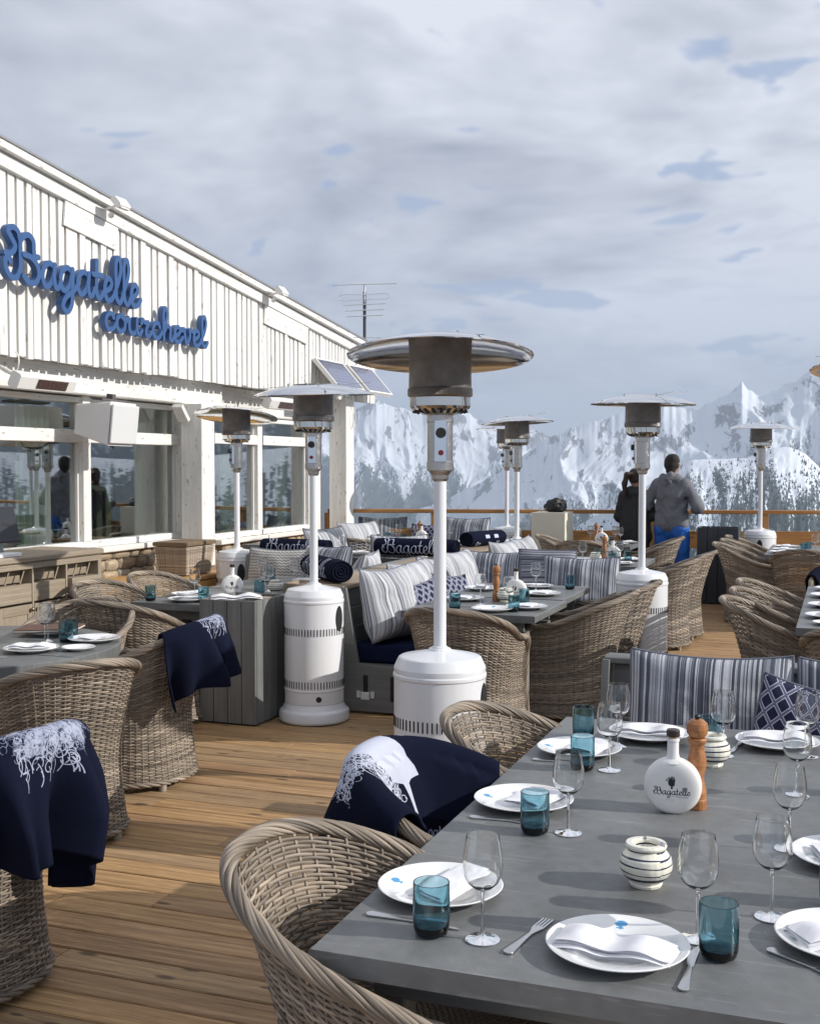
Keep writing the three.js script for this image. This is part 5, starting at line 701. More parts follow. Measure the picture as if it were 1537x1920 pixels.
{ const b = thing('pedestal_box', 'cream pedestal box with an open lower shelf by the railing', 'pedestal', null, [-3.52, 0, -14.85]), m = std({ color: lin(0.66, 0.63, 0.52), roughness: 0.6 }); mesh('cabinet_body', boxm(-0.22, 0.22, 0.42, 1.12, -0.24, 0.24, 0.006, 1), m, b); mesh('side_panel', boxm(-0.22, -0.19, 0, 0.418, -0.24, 0.24, 0.004), m, b); mesh('side_panel', boxm(0.19, 0.22, 0, 0.418, -0.24, 0.24, 0.004), m, b); mesh('bottom_shelf', boxm(-0.188, 0.188, 0.05, 0.09, -0.24, 0.24, 0.004), m, b); mesh('back_panel', boxm(-0.188, 0.188, 0.092, 0.418, -0.24, -0.22, 0.002), m, b); }
{ const bag = thing('shoulder_bag', 'black bag slumped on top of the cream pedestal', 'bag', null, [-3.46, 1.123, -14.85]), g = new THREE.IcosahedronGeometry(0.14, 4), p = g.attributes.position; for (let i = 0; i < p.count; i++) { const v = V(p.getX(i), p.getY(i), p.getZ(i)), n = 0.45 + 1.3 * fbm(v.x * 14 + 5, v.y * 14 + v.z * 11 + 9, 3); p.setXYZ(i, v.x * n * 0.95, Math.max(-0.07, v.y * n * 0.6) + 0.07, v.z * n * 0.7); } g.computeVertexNormals(); mesh('bag_body', g, black, bag); mesh('strap', tube([[-0.1, 0.06, 0.05], [-0.16, 0.02, 0.12], [-0.2, 0.01, 0.06], [-0.16, 0.03, -0.03], [-0.06, 0.09, -0.03]], 0.008, 30, 6), std({ color: lin(0.35, 0.33, 0.3) }), bag); }
// sideboard at the left edge
for (const [z0, z1, w, slots] of [[-6.36, -7.60, 'right unit', 3], [-5.08, -6.33, 'left unit', 3]]) {
  const c = thing('sideboard', 'beige sideboard with cutlery slots against the windows, ' + w, 'cabinet', 'beige outdoor sideboards'), X = -5.32, L = z0 - z1, H = 1.09, n = 3, cw = (L - 0.10) / n; c.position.set(0, 0, 0);
  mesh('carcass', boxm(-5.86, X - 0.13, 0.04, H - 0.05, z1 + 0.01, z0 - 0.01, 0.003, 2), taupeMat, c); mesh('worktop', boxm(-5.88, X + 0.02, H - 0.045, H, z1, z0, 0.012, 2, z0, 0), taupeMat, c);
  mesh('face_frame', merge([boxm(X - 0.125, X, 0.04, H - 0.047, z1, z1 + 0.045, 0.003, 1), boxm(X - 0.125, X, 0.04, H - 0.047, z0 - 0.045, z0, 0.003, 1), boxm(X - 0.125, X, H - 0.092, H - 0.047, z1 + 0.046, z0 - 0.046, 0.003, 2), boxm(X - 0.125, X, 0.04, 0.10, z1 + 0.046, z0 - 0.046, 0.003, 2)]), taupeMat, c);
  for (let i = 0; i < n; i++) {
    const a = z0 - 0.05 - cw * i, b = a - cw, m = (a + b) / 2; mesh('slot_back', boxm(X - 0.122, X - 0.10, 0.90, 1.0, b, a, 0), taupeMat, c); if (i) mesh('stile', boxm(X - 0.09, X - 0.002, 0.102, 0.997, a - 0.009, a + 0.009, 0.002, 1), taupeMat, c);
    mesh('drawer_front', boxm(X - 0.06, X - (i === 2 ? -0.035 : 0.006), 0.765, 0.895, b + 0.013, a - 0.013, 0.004, 2, i), taupeMat, c); for (const q of [0.3, 0.72]) { const s = boxm(-0.004, 0.004, 0, 0.105, -0.006, 0.006, 0.002, 1); mesh('divider', at(s, X - 0.03, 0.90, a - cw * q, -0.45, 0, 0), beigeWood, c); }
    const door = mesh('door', boxm(X - 0.03, X - 0.008, 0.105, 0.75, b + 0.013, a - 0.013, 0.003, 1, i * 2), taupeMat, c); mesh('door_frame', merge([boxm(X - 0.008, X - 0.001, 0.105, 0.75, b + 0.014, b + 0.06, 0.002, 1), boxm(X - 0.008, X - 0.001, 0.105, 0.75, a - 0.06, a - 0.014, 0.002, 1), boxm(X - 0.008, X - 0.001, 0.685, 0.75, b + 0.061, a - 0.061, 0.002, 2), boxm(X - 0.008, X - 0.001, 0.105, 0.17, b + 0.061, a - 0.061, 0.002, 2)]), taupeMat, door); mesh('knob', new THREE.SphereGeometry(0.015, 14, 10).translate(X + 0.018, 0.715, i === 0 ? b + 0.035 : a - 0.035), std({ color: lin(0.30, 0.22, 0.13), metalness: 0.9, roughness: 0.3 }), door);
  }
}
{ const t = thing('till_screen', 'dark till screen standing on the sideboard at the left edge', 'screen', null, [-5.52, 1.092, -6.62], 1.15); mesh('screen', at(boxm(-0.19, 0.19, 0, 0.27, -0.012, 0.012, 0.006, 0), 0, 0.09, 0.02, -0.42), std({ color: lin(0.02, 0.022, 0.03), roughness: 0.15 }), t); mesh('stand', boxm(-0.09, 0.09, 0, 0.12, -0.14, -0.03, 0.01), std({ color: lin(0.3, 0.32, 0.3) }), t); solo('paper_pad', boxm(-5.50, -5.36, 1.091, 1.115, -6.72, -6.45, 0.003), std({ color: lin(0.75, 0.75, 0.75) }), 'white paper pad on the sideboard below the till screen', 'paper pad'); }
{ // lidded wicker hamper on the timber plinth
  const h = thing('wicker_hamper', 'lidded wicker hamper beside the white post', 'basket', null, [-6.02, 0.662, -9.97]), S = (a, v) => { const W = 0.17 * lerp(0.9, 1.05, v), D = 0.25 * lerp(0.9, 1.05, v), per = 4, t = ((a + 1) / 2 * per) % per, k = Math.floor(t), f = t - k, c = [[-W, -D], [W, -D], [W, D], [-W, D]], A = c[(k + 4) % 4], B = c[(k + 5) % 4]; return V(lerp(A[0], B[0], f), 0.01 + v * 0.27, lerp(A[1], B[1], f)); };
  const rect = new Strands(), r = rng(44); for (let j = 0; j < 20; j++) { const v = (j + 0.5) / 20, pts = []; for (let i = 0; i <= 96; i++) { const a = i / 96 * 2 - 1, p = S(a, v), n = V(p.x, 0, p.z).normalize(), o = 0.004 * Math.cos(Math.PI * (i / 2 + j)); pts.push([p.addScaledVector(n, o), n, V(0, 1, 0)]); } const tone = wickerTone(r, 2.0); rect.add(pts, 0.005, 0.0068, 4, tone); } for (let i = 0; i < 48; i++) { const a = (i + 0.5) / 48 * 2 - 1, pts = []; for (let k = 0; k <= 4; k++) { const p = S(a, k / 4), n = V(p.x, 0, p.z).normalize(), s = V(-n.z, 0, n.x); pts.push([p, n, s]); } rect.add(pts, 0.006, 0.005, 4, wickerTone(r, 1.5)); } mesh('woven_sides', rect.geo(), wickerMat, h);
  mesh('lining', boxm(-0.145, 0.145, 0.005, 0.27, -0.215, 0.215, 0), seatMat, h); mesh('lid', boxm(-0.19, 0.19, 0.285, 0.325, -0.275, 0.275, 0.012, 2), std({ color: lin(0.28, 0.2, 0.12), roughness: 0.8, bumpMap: rep(seatTex, 5, 5), bumpScale: 0.01 }), h);
}

// ------------------------------------------------------------------ fittings on the building
const fitWhite = std({ color: lin(0.74, 0.73, 0.70), roughness: 0.45 });
[[-8.88, 3.99, 'nearer floodlight under the sloping roof edge'], [-12.02, 3.66, 'farther floodlight under the sloping roof edge']].forEach(([z, y, l]) => { const f = thing('floodlight', 'small white ' + l, 'floodlight', 'floodlights on the gable', [-6.05, y, z]); mesh('lamp_housing', at(boxm(-0.03, 0.03, -0.055, 0.055, -0.08, 0.08, 0.012, 2), 0.07, 0.03, 0, 0, 0, 0.7), fitWhite, f); mesh('lens', at(boxm(-0.003, 0.003, -0.045, 0.045, -0.068, 0.068, 0.002, 2), 0.094, 0.008, 0, 0, 0, 0.7), std({ color: lin(0.6, 0.6, 0.58), roughness: 0.2 }), f); mesh('bracket', rod([-0.1, -0.01, 0], [0.05, 0.02, 0], 0.012, 8), fitWhite, f); mesh('sensor', new THREE.SphereGeometry(0.028, 14, 10).translate(-0.02, -0.07, 0.02), fitWhite, f); });
[[-8.02, 2.40, 'nearer bar heater fixed on the beam over the windows'], [-12.35, 2.44, 'farther bar heater under the gable boards']].forEach(([z, y, l]) => { const f = thing('bar_heater', 'white infrared ' + l, 'bar heater', 'infrared bar heaters', [-6.16, y, z]); f.rotation.set(0, 0, -0.45); mesh('housing', boxm(-0.05, 0.05, -0.065, 0.065, -0.36, 0.36, 0.015, 2), fitWhite, f); mesh('grille', boxm(0.0505, 0.0535, -0.038, 0.042, -0.25, 0.14, 0.001, 2), std({ color: lin(0.12, 0.07, 0.06), roughness: 0.4, metalness: 0.4 }), f); for (let i = 0; i < 7; i++) mesh('grille_wire', boxm(0.054, 0.057, -0.036, 0.04, -0.22 + i * 0.055, -0.217 + i * 0.055, 0.0005, 1), steel, f); mesh('arm', rod([-0.05, 0.02, 0.3], [-0.26, 0.02, 0.3], 0.02, 8), fitWhite, f); mesh('cable', tube([[-0.03, 0.06, 0.33], [-0.02, 0.12, 0.35], [-0.06, 0.18, 0.34], [-0.1, 0.2, 0.34]], 0.006, 20, 6), fitWhite, f); });
{ const s = thing('loudspeaker', 'white loudspeaker hung from the beam above the windows', 'speaker', null, [-6.16, 2.10, -8.93], 0); s.rotation.set(0, 0.12, -0.10); const sh = new THREE.Shape(); sh.moveTo(-0.19, -0.11); sh.lineTo(0.12, -0.18); sh.lineTo(0.12, 0.18); sh.lineTo(-0.19, 0.13); sh.closePath(); const e = new THREE.ExtrudeGeometry(sh, { depth: 0.46, bevelEnabled: true, bevelSize: 0.012, bevelThickness: 0.012, bevelSegments: 2 }); e.translate(0, 0, -0.23); mesh('cabinet', e, fitWhite, s); mesh('grille', new RoundedBoxGeometry(0.024, 0.345, 0.49, 3, 0.011).translate(0.152, 0, 0), std({ color: lin(0.70, 0.70, 0.70), roughness: 0.7, bumpMap: rep(speckle, 20, 20), bumpScale: 0.002 }), s); mesh('bracket', merge([boxm(-0.05, 0.05, 0.194, 0.215, -0.25, 0.25, 0.003, 2), boxm(-0.03, 0.03, 0.215, 0.26, -0.03, 0.03, 0.003)]), std({ color: lin(0.10, 0.09, 0.09) }), s); mesh('cable', tube([[0.0, -0.17, 0.1], [0.05, -0.21, 0.0], [0.0, -0.22, -0.12], [-0.15, -0.1, -0.26]], 0.005, 20, 6), black, s); }
{ const cell = canvasTex(256, 256, (c, w) => { c.fillStyle = '#232c52'; c.fillRect(0, 0, w, w); const r = rng(6); for (let i = 0; i < 6; i++) for (let j = 0; j < 8; j++) { c.fillStyle = ['#26305a', '#2b3766', '#202a4e', '#303d70'][Math.floor(r() * 4)]; c.fillRect(i * 42.6 + 2, j * 32 + 2, 39, 28); } c.fillStyle = '#aab0c4'; for (let i = 1; i < 6; i++) c.fillRect(i * 42.6 - 1, 0, 2, w); for (let j = 1; j < 8; j++) c.fillRect(0, j * 32 - 1, w, 2); });
  const cm = phy({ map: cell, roughness: 0.12, clearcoat: 1 }); [[-13.72, 'left'], [-14.72, 'right']].forEach(([z, w]) => { const p = thing('solar_panel', 'small tilted solar panel on the gable, ' + w + ' of two', 'solar panel', 'solar panels on the gable', [-6.02, 2.86, z]); p.rotation.set(0, 0, 0.72); const q = new THREE.PlaneGeometry(0.80, 0.44); q.rotateY(Math.PI / 2); q.translate(0.026, 0, 0); mesh('cells', q, cm, p); mesh('frame', merge([boxm(-0.025, 0.03, 0.22, 0.245, -0.425, 0.425, 0.003, 2), boxm(-0.025, 0.03, -0.245, -0.22, -0.425, 0.425, 0.003, 2), boxm(-0.025, 0.03, -0.219, 0.219, 0.40, 0.425, 0.003, 1), boxm(-0.025, 0.03, -0.219, 0.219, -0.425, -0.40, 0.003, 1), boxm(-0.024, 0.02, -0.219, 0.219, -0.399, 0.399, 0)]), fitWhite, p); mesh('bracket', merge([rod([-0.02, -0.2, 0.3], [-0.28, 0.03, 0.3], 0.012, 6), rod([-0.02, -0.2, -0.3], [-0.28, 0.03, -0.3], 0.012, 6)]), fitWhite, p); }); }
{ const a = thing('roof_antenna', 'roof antenna with thin white bars behind the gable end', 'antenna', null, [-6.34, 3.46, -15.34], 0.36), w = std({ color: lin(0.62, 0.64, 0.68), metalness: 0.3, roughness: 0.4 }); mesh('mast', rod([0, -0.05, 0], [0, 0.70, 0], 0.024, 10), std({ color: lin(0.06, 0.065, 0.08), roughness: 0.5 }), a); mesh('boom', rod([0, 0.36, 0], [0.0, 0.80, 0.02], 0.016, 8), w, a); [[0.80, 0.45], [0.52, 0.30], [0.44, 0.27], [0.36, 0.26]].forEach(([y, l]) => mesh('element', rod([-l, y - 0.012, 0.03], [l, y + 0.012, 0.03], 0.009, 6), w, a)); mesh('dipole_loop', tube([[-0.34, 0.64, 0.03], [-0.36, 0.60, 0.03], [-0.32, 0.575, 0.03], [0, 0.59, 0.03], [0.32, 0.605, 0.03], [0.36, 0.63, 0.03], [0.33, 0.665, 0.03], [0, 0.655, 0.03]], 0.006, 60, 6, true), w, a); }
mesh('cable_loop', tube([[0, 0, 0], [0.03, -0.12, 0.03], [0.02, -0.3, 0.0], [0.03, -0.2, -0.06], [0.02, -0.02, -0.05]].map(([x, y, z]) => [-6.18 + x, 2.52 + y, -14.5 + z]), 0.006, 30, 6), fitWhite, house);

// ------------------------------------------------------------------ railing round the terrace
{
  const rp = phy({ color: lin(0.93, 0.95, 0.95), transmission: 1, thickness: 0, roughness: 0.0, ior: 1.45 });
  const build = (label, ax, az, bx, bz, n, ang) => { const L = Math.hypot(bx - ax, bz - az), r = thing('railing', label, 'railing', 'timber and glass railing', [ax, 0, az], ang); mesh('handrail', boxm(0, L, 1.085, 1.135, -0.055, 0.055, 0.006, 0), railMat, r); for (let i = 0; i <= n; i++) mesh('post', boxm(L * i / n - 0.045, L * i / n + 0.045, -0.2, 1.083, -0.045, 0.045, 0.005, 1, i, i), railMat, r); for (let i = 0; i < n; i++) { const a = L * i / n + 0.047, b = L * (i + 1) / n - 0.047; mesh('board', boxm(a, b, 0.63, 0.86, -0.016, 0.016, 0.004, 0, i * 1.3, i), railMat, r); mesh('board', boxm(a, b, 0.05, 0.48, -0.016, 0.016, 0.004, 0, i * 2.3, i), railMat, r); mesh('glass_panel', boxm(a, b, 0.862, 1.083, -0.004, 0.004, 0), rp, r); mesh('glass_panel', boxm(a, b, 0.482, 0.628, -0.004, 0.004, 0), rp, r); } return r; };
  const k = Math.atan2(-(RAIL_B[1] - RAIL_A[1]), RAIL_B[0] - RAIL_A[0]);
  build('timber and glass railing along the far edge of the terrace', RAIL_A[0] + 0.36, railZ(RAIL_A[0] + 0.36), 6.0, railZ(6.0), 9, k);
  build('timber and glass railing along the open right side of the terrace', 6.0, railZ(6.0), 6.0, 0.5, 12, -Math.PI / 2);
}

// ------------------------------------------------------------------ the other laid tables
const lay = (where, list) => list.forEach(([k, x, z, w = '', ry = 0, kind = 0]) => { const l = (n) => (n + ' ' + w + ' ' + where).replace(/\s+/g, ' '); if (k === 'p') { plate(l('white plate'), x, z, ry); if (kind >= 0) napkin(l('napkin on the plate'), x, z, ry, kind); } else if (k === 's') sidePlate(l('small white side plate'), x, z); else if (k === 't') tumbler(l('teal tumbler'), x, z); else if (k === 'w') wine(l('wine glass'), x, z); else if (k === 'b') bottle(l('white moon bottle'), x, z, ry); else if (k === 'm') mill(l('pepper mill'), x, z); else if (k === 'o') pot(l('striped pot'), x, z, ry); });
lay('on the middle table', [['p', -2.16, -7.42, 'nearest us', 0.2, -1], ['p', -1.98, -7.62, 'right front', 1.5, 2], ['p', -2.52, -7.95, 'left', 1.5, 2], ['t', -2.42, -7.42, 'left front'], ['t', -2.02, -7.44, 'right front'], ['t', -2.30, -8.1, 'centre'], ['w', -2.33, -7.72, 'left'], ['w', -2.10, -7.62, 'in the middle'], ['o', -2.22, -7.95, 'in the centre', 0.4], ['m', -2.30, -8.00, 'behind the pot'], ['b', -2.17, -8.05, 'behind the pot', 0.15], ['t', -2.06, -7.85, 'by the bottle']]);
lay('on the middle table, farther half', [['p', -2.08, -8.45, 'right', 1.5, 2], ['p', -2.25, -8.95, 'far', 0, 0], ['p', -2.60, -8.65, 'left', 1.5, 2], ['w', -2.20, -8.75, 'before the sideways stripes'], ['t', -1.98, -8.95, 'by the right cushion']]);
lay('on the round table', [['p', -3.92, -4.98, 'nearest us', 0.3, 1], ['p', -3.82, -5.38, 'right', 1.4, 2], ['p', -4.22, -5.52, 'under the menu book', 0, -1], ['s', -4.10, -4.62, 'left'], ['s', -3.72, -5.10, 'right edge'], ['t', -3.96, -5.32, 'nearer'], ['t', -4.0, -5.42, 'farther'], ['w', -4.06, -5.30, 'left'], ['w', -4.02, -5.22, 'right'], ['m', -4.40, -4.98, 'at the left edge'], ['b', -4.52, -5.0, 'at the left edge', 0.6]]);
fork('fork by the near plate of the round table', -3.98, -4.72, -0.9); knife('knife by the near plate of the round table', -3.70, -4.90, -1.6);
{ const b = thing('menu_book', 'brown leather menu book lying on a plate at left', 'menu', null, [-4.20, 0.79, -5.50], 0.35); b.rotation.z = 0.02; mesh('cover', boxm(-0.17, 0.17, 0.013, 0.018, -0.12, 0.12, 0.002, 0), std({ color: lin(0.115, 0.055, 0.035), roughness: 0.5, bumpMap: rep(speckle, 6, 6), bumpScale: 0.001 }), b); mesh('pages', boxm(-0.167, 0.165, 0.0045, 0.0125, -0.117, 0.117, 0.001, 0), std({ color: lin(0.72, 0.68, 0.6) }), b); mesh('back_cover', boxm(-0.17, 0.17, 0.0, 0.004, -0.12, 0.12, 0.001, 0), std({ color: lin(0.1, 0.05, 0.033), roughness: 0.5 }), b); }
lay('on the left table', [['p', -4.34, -7.22, 'nearest us', 0.1, 0], ['p', -4.50, -7.52, 'at the chair side', 1.4, 0], ['t', -4.60, -7.15, 'leftmost'], ['t', -4.20, -7.20, 'before the bottle'], ['w', -4.40, -7.42, 'before the timber plinth'], ['b', -4.22, -7.65, 'in the middle', 0.5], ['t', -4.05, -7.75, 'behind the bottle'], ['o', -4.00, -7.92, 'right of the bottle', 1], ['w', -4.10, -8.0, 'right of the bottle'], ['w', -3.98, -7.70, 'rightmost'], ['p', -4.02, -7.40, 'behind the planked box', 0.3, 2]]);
lay('on the left table, farther half', [['p', -4.10, -8.30, 'nearer', 0.2, 0], ['p', -4.10, -8.72, 'farther', 0.2, 0], ['w', -4.12, -8.48, 'between the plates'], ['w', -4.36, -8.40, 'left of the plates'], ['t', -3.98, -8.95, 'by the zigzag cushion'], ['t', -4.40, -8.62, 'at the left']]);
lay('on the table beyond the corner bench', [['p', -2.02, -11.35, 'near right', 0.2, 0], ['p', -2.02, -11.85, 'far right', 1.4, 2], ['w', -2.38, -11.32, 'left'], ['w', -2.16, -11.52, 'middle'], ['w', -2.08, -11.65, 'right'], ['t', -2.60, -11.28, 'left'], ['t', -2.10, -11.38, 'middle'], ['o', -2.30, -11.55, 'middle', 0], ['p', -2.42, -11.62, 'left', 1.4, -1], ['b', -2.16, -11.72, 'middle', 0.1], ['m', -2.24, -11.70, 'middle'], ['t', -2.0, -11.68, 'right'], ['t', -2.35, -11.95, 'far']]);
lay('on the table below the woman', [['p', -2.55, -14.15, 'right', 1.3, 0], ['p', -2.5, -14.5, 'far right', 1.3, 0], ['p', -2.92, -14.2, 'left', 1.4, 0], ['b', -2.74, -14.12, 'middle', 0.05], ['m', -2.82, -14.2, 'middle'], ['w', -2.92, -14.35, 'left'], ['w', -2.62, -14.35, 'middle'], ['w', -2.54, -14.28, 'right'], ['t', -2.86, -14.45, 'left'], ['t', -2.60, -14.02, 'right']]);
lay('on the right-hand table', [['p', -0.08, -7.82, 'second from us', 1.57, 0], ['p', -0.08, -8.42, 'third from us', 1.57, 0], ['p', -0.08, -9.05, 'fourth from us', 1.57, 0], ['p', -0.06, -9.55, 'farthest from us', 1.57, 0], ['s', -0.08, -7.48, 'nearest us']]);
lay('on the table by the far right railing', [['p', -0.62, -13.45, 'near left', 1.57, 0], ['p', -0.62, -13.9, 'middle left', 1.57, 0], ['p', -0.62, -14.4, 'far left', 1.57, 0], ['t', -0.40, -13.55, 'left'], ['t', -0.36, -13.75, 'right'], ['w', -0.28, -13.5, 'left'], ['w', -0.22, -13.75, 'middle'], ['w', 0.06, -13.4, 'right edge'], ['p', -0.05, -14.2, 'far', 0, 0]]);
lay('on the table behind the rolled blankets', [['w', -4.93, -11.3, 'left'], ['w', -4.66, -11.4, 'right'], ['b', -4.62, -11.55, 'middle', 0.2], ['w', -4.54, -11.65, 'far'], ['p', -4.5, -11.35, 'right', 0.2, 0], ['t', -4.45, -11.75, 'right'], ['p', -4.95, -11.75, 'left', 1.2, 0]]);
lay('on the far railing table', [['w', -5.55, -13.8, 'leftmost'], ['w', -5.3, -13.95, 'second'], ['w', -5.02, -13.85, 'third'], ['w', -4.58, -13.85, 'rightmost'], ['t', -5.68, -13.75, 'leftmost'], ['t', -5.42, -13.85, 'second'], ['t', -5.16, -13.75, 'third'], ['t', -4.65, -13.7, 'right'], ['b', -4.92, -13.75, 'middle', 0.1], ['m', -4.98, -13.85, 'middle'], ['o', -4.75, -13.85, 'middle', 0.3], ['p', -5.5, -13.72, 'left', 0, 0], ['p', -4.45, -13.8, 'right', 0, 0]]);
// ------------------------------------------------------------------ two people at the railing, seen from behind
function field(parts, k, center, half, res, wrinkle = 0) { // parts: [ax,ay,az, bx,by,bz, ra, rb] tapered capsules joined by a smooth minimum
  const mc = new MarchingCubes(res, new THREE.MeshBasicMaterial(), false, false, 160000); mc.isolation = 0; const s2 = res * res, hs = res / 2, F = mc.field;
  const P = parts.map(([ax, ay, az, bx, by, bz, ra, rb]) => { const dx = bx - ax, dy = by - ay, dz = bz - az; return [ax, ay, az, dx, dy, dz, dx * dx + dy * dy + dz * dz || 1e-9, ra, rb - ra]; });
  for (let z = 0; z < res; z++) for (let y = 0; y < res; y++) for (let x = 0; x < res; x++) {
    const px = center[0] + (x - hs) / hs * half, py = center[1] + (y - hs) / hs * half, pz = center[2] + (z - hs) / hs * half; let d = 9;
    for (const q of P) { const ux = px - q[0], uy = py - q[1], uz = pz - q[2], t = clamp((ux * q[3] + uy * q[4] + uz * q[5]) / q[6]), ex = ux - q[3] * t, ey = uy - q[4] * t, ez = uz - q[5] * t, e = Math.sqrt(ex * ex + ey * ey + ez * ez) - q[7] - q[8] * t; if (d > 8) d = e; else { const h = clamp(0.5 + 0.5 * (d - e) / k); d = lerp(d, e, h) - k * h * (1 - h); } }
    if (wrinkle && Math.abs(d) < 0.06) d += wrinkle * (fbm(px * 14 + pz * 9 + 20, py * 7 + pz * 5 + 20, 3) - 0.5) + wrinkle * 0.8 * (ridged(px * 5 + py * 2.5 + 30, py * 4.5 - px * 3 + pz * 3 + 30, 2) - 0.4);
    F[z * s2 + y * res + x] = -d;
  }
  mc.update(); const n = mc.count, pos = new Float32Array(n * 3); for (let i = 0; i < n * 3; i += 3) { pos[i] = center[0] + mc.positionArray[i] * half; pos[i + 1] = center[1] + mc.positionArray[i + 1] * half; pos[i + 2] = center[2] + mc.positionArray[i + 2] * half; }
  let g = new THREE.BufferGeometry(); g.setAttribute('position', new THREE.BufferAttribute(pos, 3)); g = mergeVertices(g, 1e-4); g.computeVertexNormals(); g.setAttribute('uv', new THREE.BufferAttribute(new Float32Array(g.attributes.position.count * 2), 2)); return g;
}
const cap = (a, b, ra, rb) => [...a, ...b, ra, rb ?? ra];
function handParts(w, d, s) { // palm and five fingers; w wrist, d direction, s side
  const p = (f, l, u) => [w[0] + d[0] * f + l * s * 1, w[1] + d[1] * f + u, w[2] + d[2] * f]; const L = [cap(w, p(0.05, 0, 0), 0.028, 0.032), cap(p(0.05, 0, 0), p(0.085, 0, 0), 0.03, 0.028)];
  [[-0.028, 0.15], [-0.01, 0.165], [0.009, 0.16], [0.027, 0.14]].forEach(([l, f]) => { L.push(cap(p(0.085, l, 0), p(f - 0.02, l, -0.006), 0.0095, 0.009), cap(p(f - 0.02, l, -0.006), p(f, l, -0.025), 0.009, 0.008)); }); L.push(cap(p(0.03, -0.03, 0.005), p(0.075, -0.055, 0.01), 0.012, 0.0095)); return L;
}
const skin = std({ color: lin(0.42, 0.25, 0.17), roughness: 0.6 });
{ // man: grey hooded jacket, blue trousers, arms bent in front of him
  const m = thing('person', 'person in grey hooded jacket and bright blue trousers at the railing', 'person', 'people at the railing', [-2.03, 0, -15.02], -0.28);
  const sh = [[-0.19, 1.49, 0.0], [0.19, 1.49, 0.0]], el = [[-0.33, 1.20, 0.03], [0.34, 1.20, 0.0]], wr = [[-0.22, 1.16, -0.24], [0.22, 1.17, -0.24]];
  mesh('body', field([cap([0, 1.50, 0.0], [0, 1.62, -0.01], 0.062, 0.058), cap([0, 1.69, -0.02], [0, 1.77, -0.015], 0.078, 0.083), cap([0, 1.66, -0.075], [0, 1.69, -0.095], 0.04, 0.02), cap([-0.085, 1.71, -0.01], [-0.092, 1.74, 0.0], 0.016), cap([0.085, 1.71, -0.01], [0.092, 1.74, 0.0], 0.016), cap([0, 1.40, -0.02], [0, 1.0, 0], 0.095, 0.11), cap(sh[0], el[0], 0.05, 0.042), cap(el[0], wr[0], 0.042, 0.03), cap(sh[1], el[1], 0.05, 0.042), cap(el[1], wr[1], 0.042, 0.03), cap([-0.1, 0.95, 0], [-0.12, 0.5, -0.02], 0.085, 0.06), cap([-0.12, 0.5, -0.02], [-0.13, 0.12, 0.02], 0.058, 0.045), cap([0.1, 0.95, 0], [0.12, 0.5, -0.02], 0.085, 0.06), cap([0.12, 0.5, -0.02], [0.13, 0.12, 0.02], 0.058, 0.045), ...handParts(wr[0], [0.5, -0.1, -0.86], 1), ...handParts(wr[1], [-0.5, -0.1, -0.86], -1)], 0.022, [0, 0.95, -0.05], 1.0, 150), skin, m);
  mesh('hair', field([cap([0, 1.735, 0.0], [0, 1.775, -0.005], 0.094, 0.096), cap([0, 1.66, 0.035], [0, 1.72, 0.03], 0.062, 0.07)], 0.02, [0, 1.73, 0], 0.2, 48, 0.012), std({ color: lin(0.012, 0.009, 0.008), roughness: 0.8 }), m);
  mesh('jacket', field([cap([-0.10, 1.44, 0.0], [-0.115, 0.985, 0.01], 0.098, 0.112), cap([0.10, 1.44, 0.0], [0.115, 0.985, 0.01], 0.098, 0.112), cap([0, 1.46, 0.03], [0, 0.985, 0.035], 0.12, 0.135), cap([-0.17, 1.49, 0.0], [0.17, 1.49, 0.0], 0.075), cap(sh[0], el[0], 0.08, 0.072), cap(el[0], wr[0], 0.07, 0.055), cap(sh[1], el[1], 0.08, 0.072), cap(el[1], wr[1], 0.07, 0.055), cap([-0.07, 1.55, 0.045], [0.07, 1.55, 0.045], 0.065), cap([-0.10, 1.56, 0.05], [0, 1.52, 0.115], 0.05, 0.055), cap([0.10, 1.56, 0.05], [0, 1.52, 0.115], 0.05, 0.055), cap([0, 1.54, 0.11], [0.04, 1.60, 0.11], 0.05, 0.045)], 0.04, [0, 1.2, -0.05], 0.52, 110, 0.038), std({ color: lin(0.135, 0.14, 0.16), roughness: 0.75, bumpMap: speckle, bumpScale: 0.001 }), m);
  mesh('trousers', field([cap([-0.09, 0.93, 0.0], [0.09, 0.93, 0.0], 0.135), cap([-0.10, 0.88, 0.0], [-0.125, 0.5, -0.02], 0.125, 0.105), cap([-0.125, 0.5, -0.02], [-0.14, 0.12, 0.0], 0.10, 0.105), cap([0.10, 0.88, 0.0], [0.125, 0.5, -0.02], 0.125, 0.105), cap([0.125, 0.5, -0.02], [0.14, 0.12, 0.0], 0.10, 0.105)], 0.03, [0, 0.53, 0], 0.56, 96, 0.03), std({ color: lin(0.008, 0.105, 0.42), roughness: 0.6 }), m);
  for (const s of [-1, 1]) mesh('boot', field([cap([s * 0.14, 0.06, 0.04], [s * 0.15, 0.05, -0.17], 0.052, 0.045), cap([s * 0.14, 0.06, 0.02], [s * 0.14, 0.16, 0.02], 0.06, 0.06)], 0.03, [s * 0.145, 0.1, -0.05], 0.25, 44), std({ color: lin(0.05, 0.05, 0.055), roughness: 0.5 }), m);
}
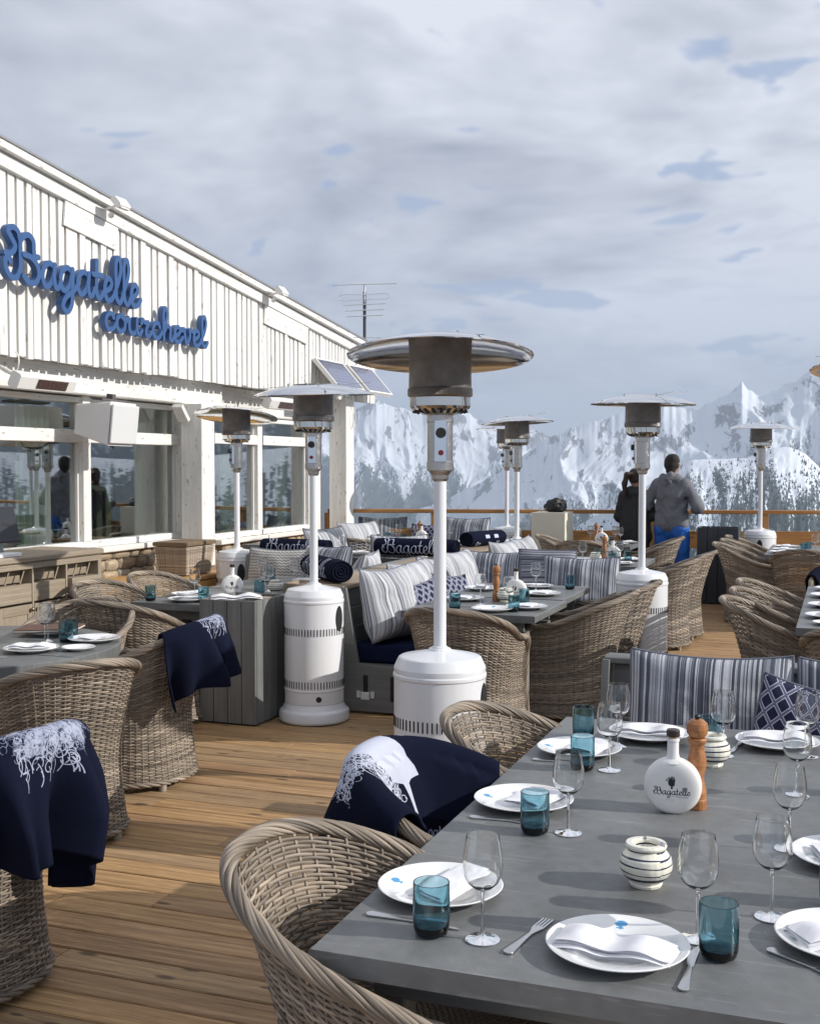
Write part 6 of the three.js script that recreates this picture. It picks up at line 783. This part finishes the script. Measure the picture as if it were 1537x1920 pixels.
{ // woman: dark coat, hair tied back, arms folded on the rail
  const m = thing('person', 'person in a black coat with hair tied in a ponytail', 'person', 'people at the railing', [-2.50, 0, -15.12], 0.12);
  const sh = [[-0.15, 1.33, 0.0], [0.15, 1.33, 0.0]], el = [[-0.22, 1.06, -0.02], [0.24, 1.07, 0.0]], wr = [[-0.12, 1.14, -0.26], [0.10, 1.14, -0.26]];
  mesh('body', field([cap([0, 1.36, 0], [0, 1.45, -0.01], 0.052, 0.05), cap([0, 1.52, -0.015], [0, 1.60, -0.01], 0.072, 0.078), cap([0, 1.50, -0.07], [0, 1.53, -0.085], 0.034, 0.018), cap([0, 1.26, -0.01], [0, 0.9, 0], 0.085, 0.10), cap(sh[0], el[0], 0.042, 0.036), cap(el[0], wr[0], 0.036, 0.026), cap(sh[1], el[1], 0.042, 0.036), cap(el[1], wr[1], 0.036, 0.026), cap([-0.085, 0.86, 0], [-0.095, 0.46, -0.02], 0.08, 0.055), cap([-0.095, 0.46, -0.02], [-0.10, 0.1, 0.02], 0.053, 0.04), cap([0.085, 0.86, 0], [0.095, 0.46, -0.02], 0.08, 0.055), cap([0.095, 0.46, -0.02], [0.10, 0.1, 0.02], 0.053, 0.04), ...handParts(wr[0], [0.6, 0.05, -0.8], 1), ...handParts(wr[1], [-0.6, 0.05, -0.8], -1)], 0.02, [0, 0.85, -0.05], 0.9, 140), skin, m);
  mesh('hair', field([cap([0, 1.565, 0.005], [0, 1.60, 0.0], 0.088, 0.09), cap([-0.05, 1.60, 0.07], [-0.10, 1.60, 0.10], 0.035, 0.04), cap([-0.10, 1.60, 0.10], [-0.135, 1.50, 0.11], 0.036, 0.034), cap([-0.135, 1.50, 0.11], [-0.13, 1.34, 0.10], 0.034, 0.014)], 0.02, [-0.03, 1.52, 0.03], 0.25, 64, 0.012), std({ color: lin(0.030, 0.014, 0.009), roughness: 0.7 }), m);
  mesh('coat', field([cap([-0.08, 1.30, 0], [-0.10, 0.82, 0.01], 0.085, 0.115), cap([0.08, 1.30, 0], [0.10, 0.82, 0.01], 0.085, 0.115), cap([0, 1.30, 0.02], [0, 0.80, 0.03], 0.10, 0.125), cap([-0.13, 1.335, 0], [0.13, 1.335, 0], 0.06), cap(sh[0], el[0], 0.07, 0.062), cap(el[0], wr[0], 0.06, 0.045), cap(sh[1], el[1], 0.07, 0.062), cap(el[1], wr[1], 0.06, 0.045), cap([-0.06, 1.40, 0.03], [0.06, 1.40, 0.03], 0.055), cap([-0.05, 1.37, 0.07], [0.05, 1.37, 0.07], 0.05)], 0.035, [0, 1.05, -0.05], 0.5, 100, 0.018), std({ color: lin(0.012, 0.012, 0.014), roughness: 0.7 }), m);
  mesh('trousers', field([cap([-0.075, 0.82, 0.0], [0.075, 0.82, 0.0], 0.115), cap([-0.085, 0.8, 0.0], [-0.10, 0.46, -0.02], 0.10, 0.08), cap([-0.10, 0.46, -0.02], [-0.105, 0.1, 0.0], 0.08, 0.08), cap([0.085, 0.8, 0.0], [0.10, 0.46, -0.02], 0.10, 0.08), cap([0.10, 0.46, -0.02], [0.105, 0.1, 0.0], 0.08, 0.08)], 0.03, [0, 0.48, 0], 0.52, 80, 0.015), std({ color: lin(0.015, 0.015, 0.02), roughness: 0.7 }), m);
  for (const s of [-1, 1]) mesh('boot', field([cap([s * 0.105, 0.055, 0.03], [s * 0.11, 0.045, -0.14], 0.045, 0.04), cap([s * 0.105, 0.06, 0.02], [s * 0.105, 0.15, 0.02], 0.05, 0.05)], 0.03, [s * 0.11, 0.09, -0.05], 0.22, 40), std({ color: lin(0.03, 0.03, 0.03), roughness: 0.5 }), m);
}
renderer.render(scene, camera);
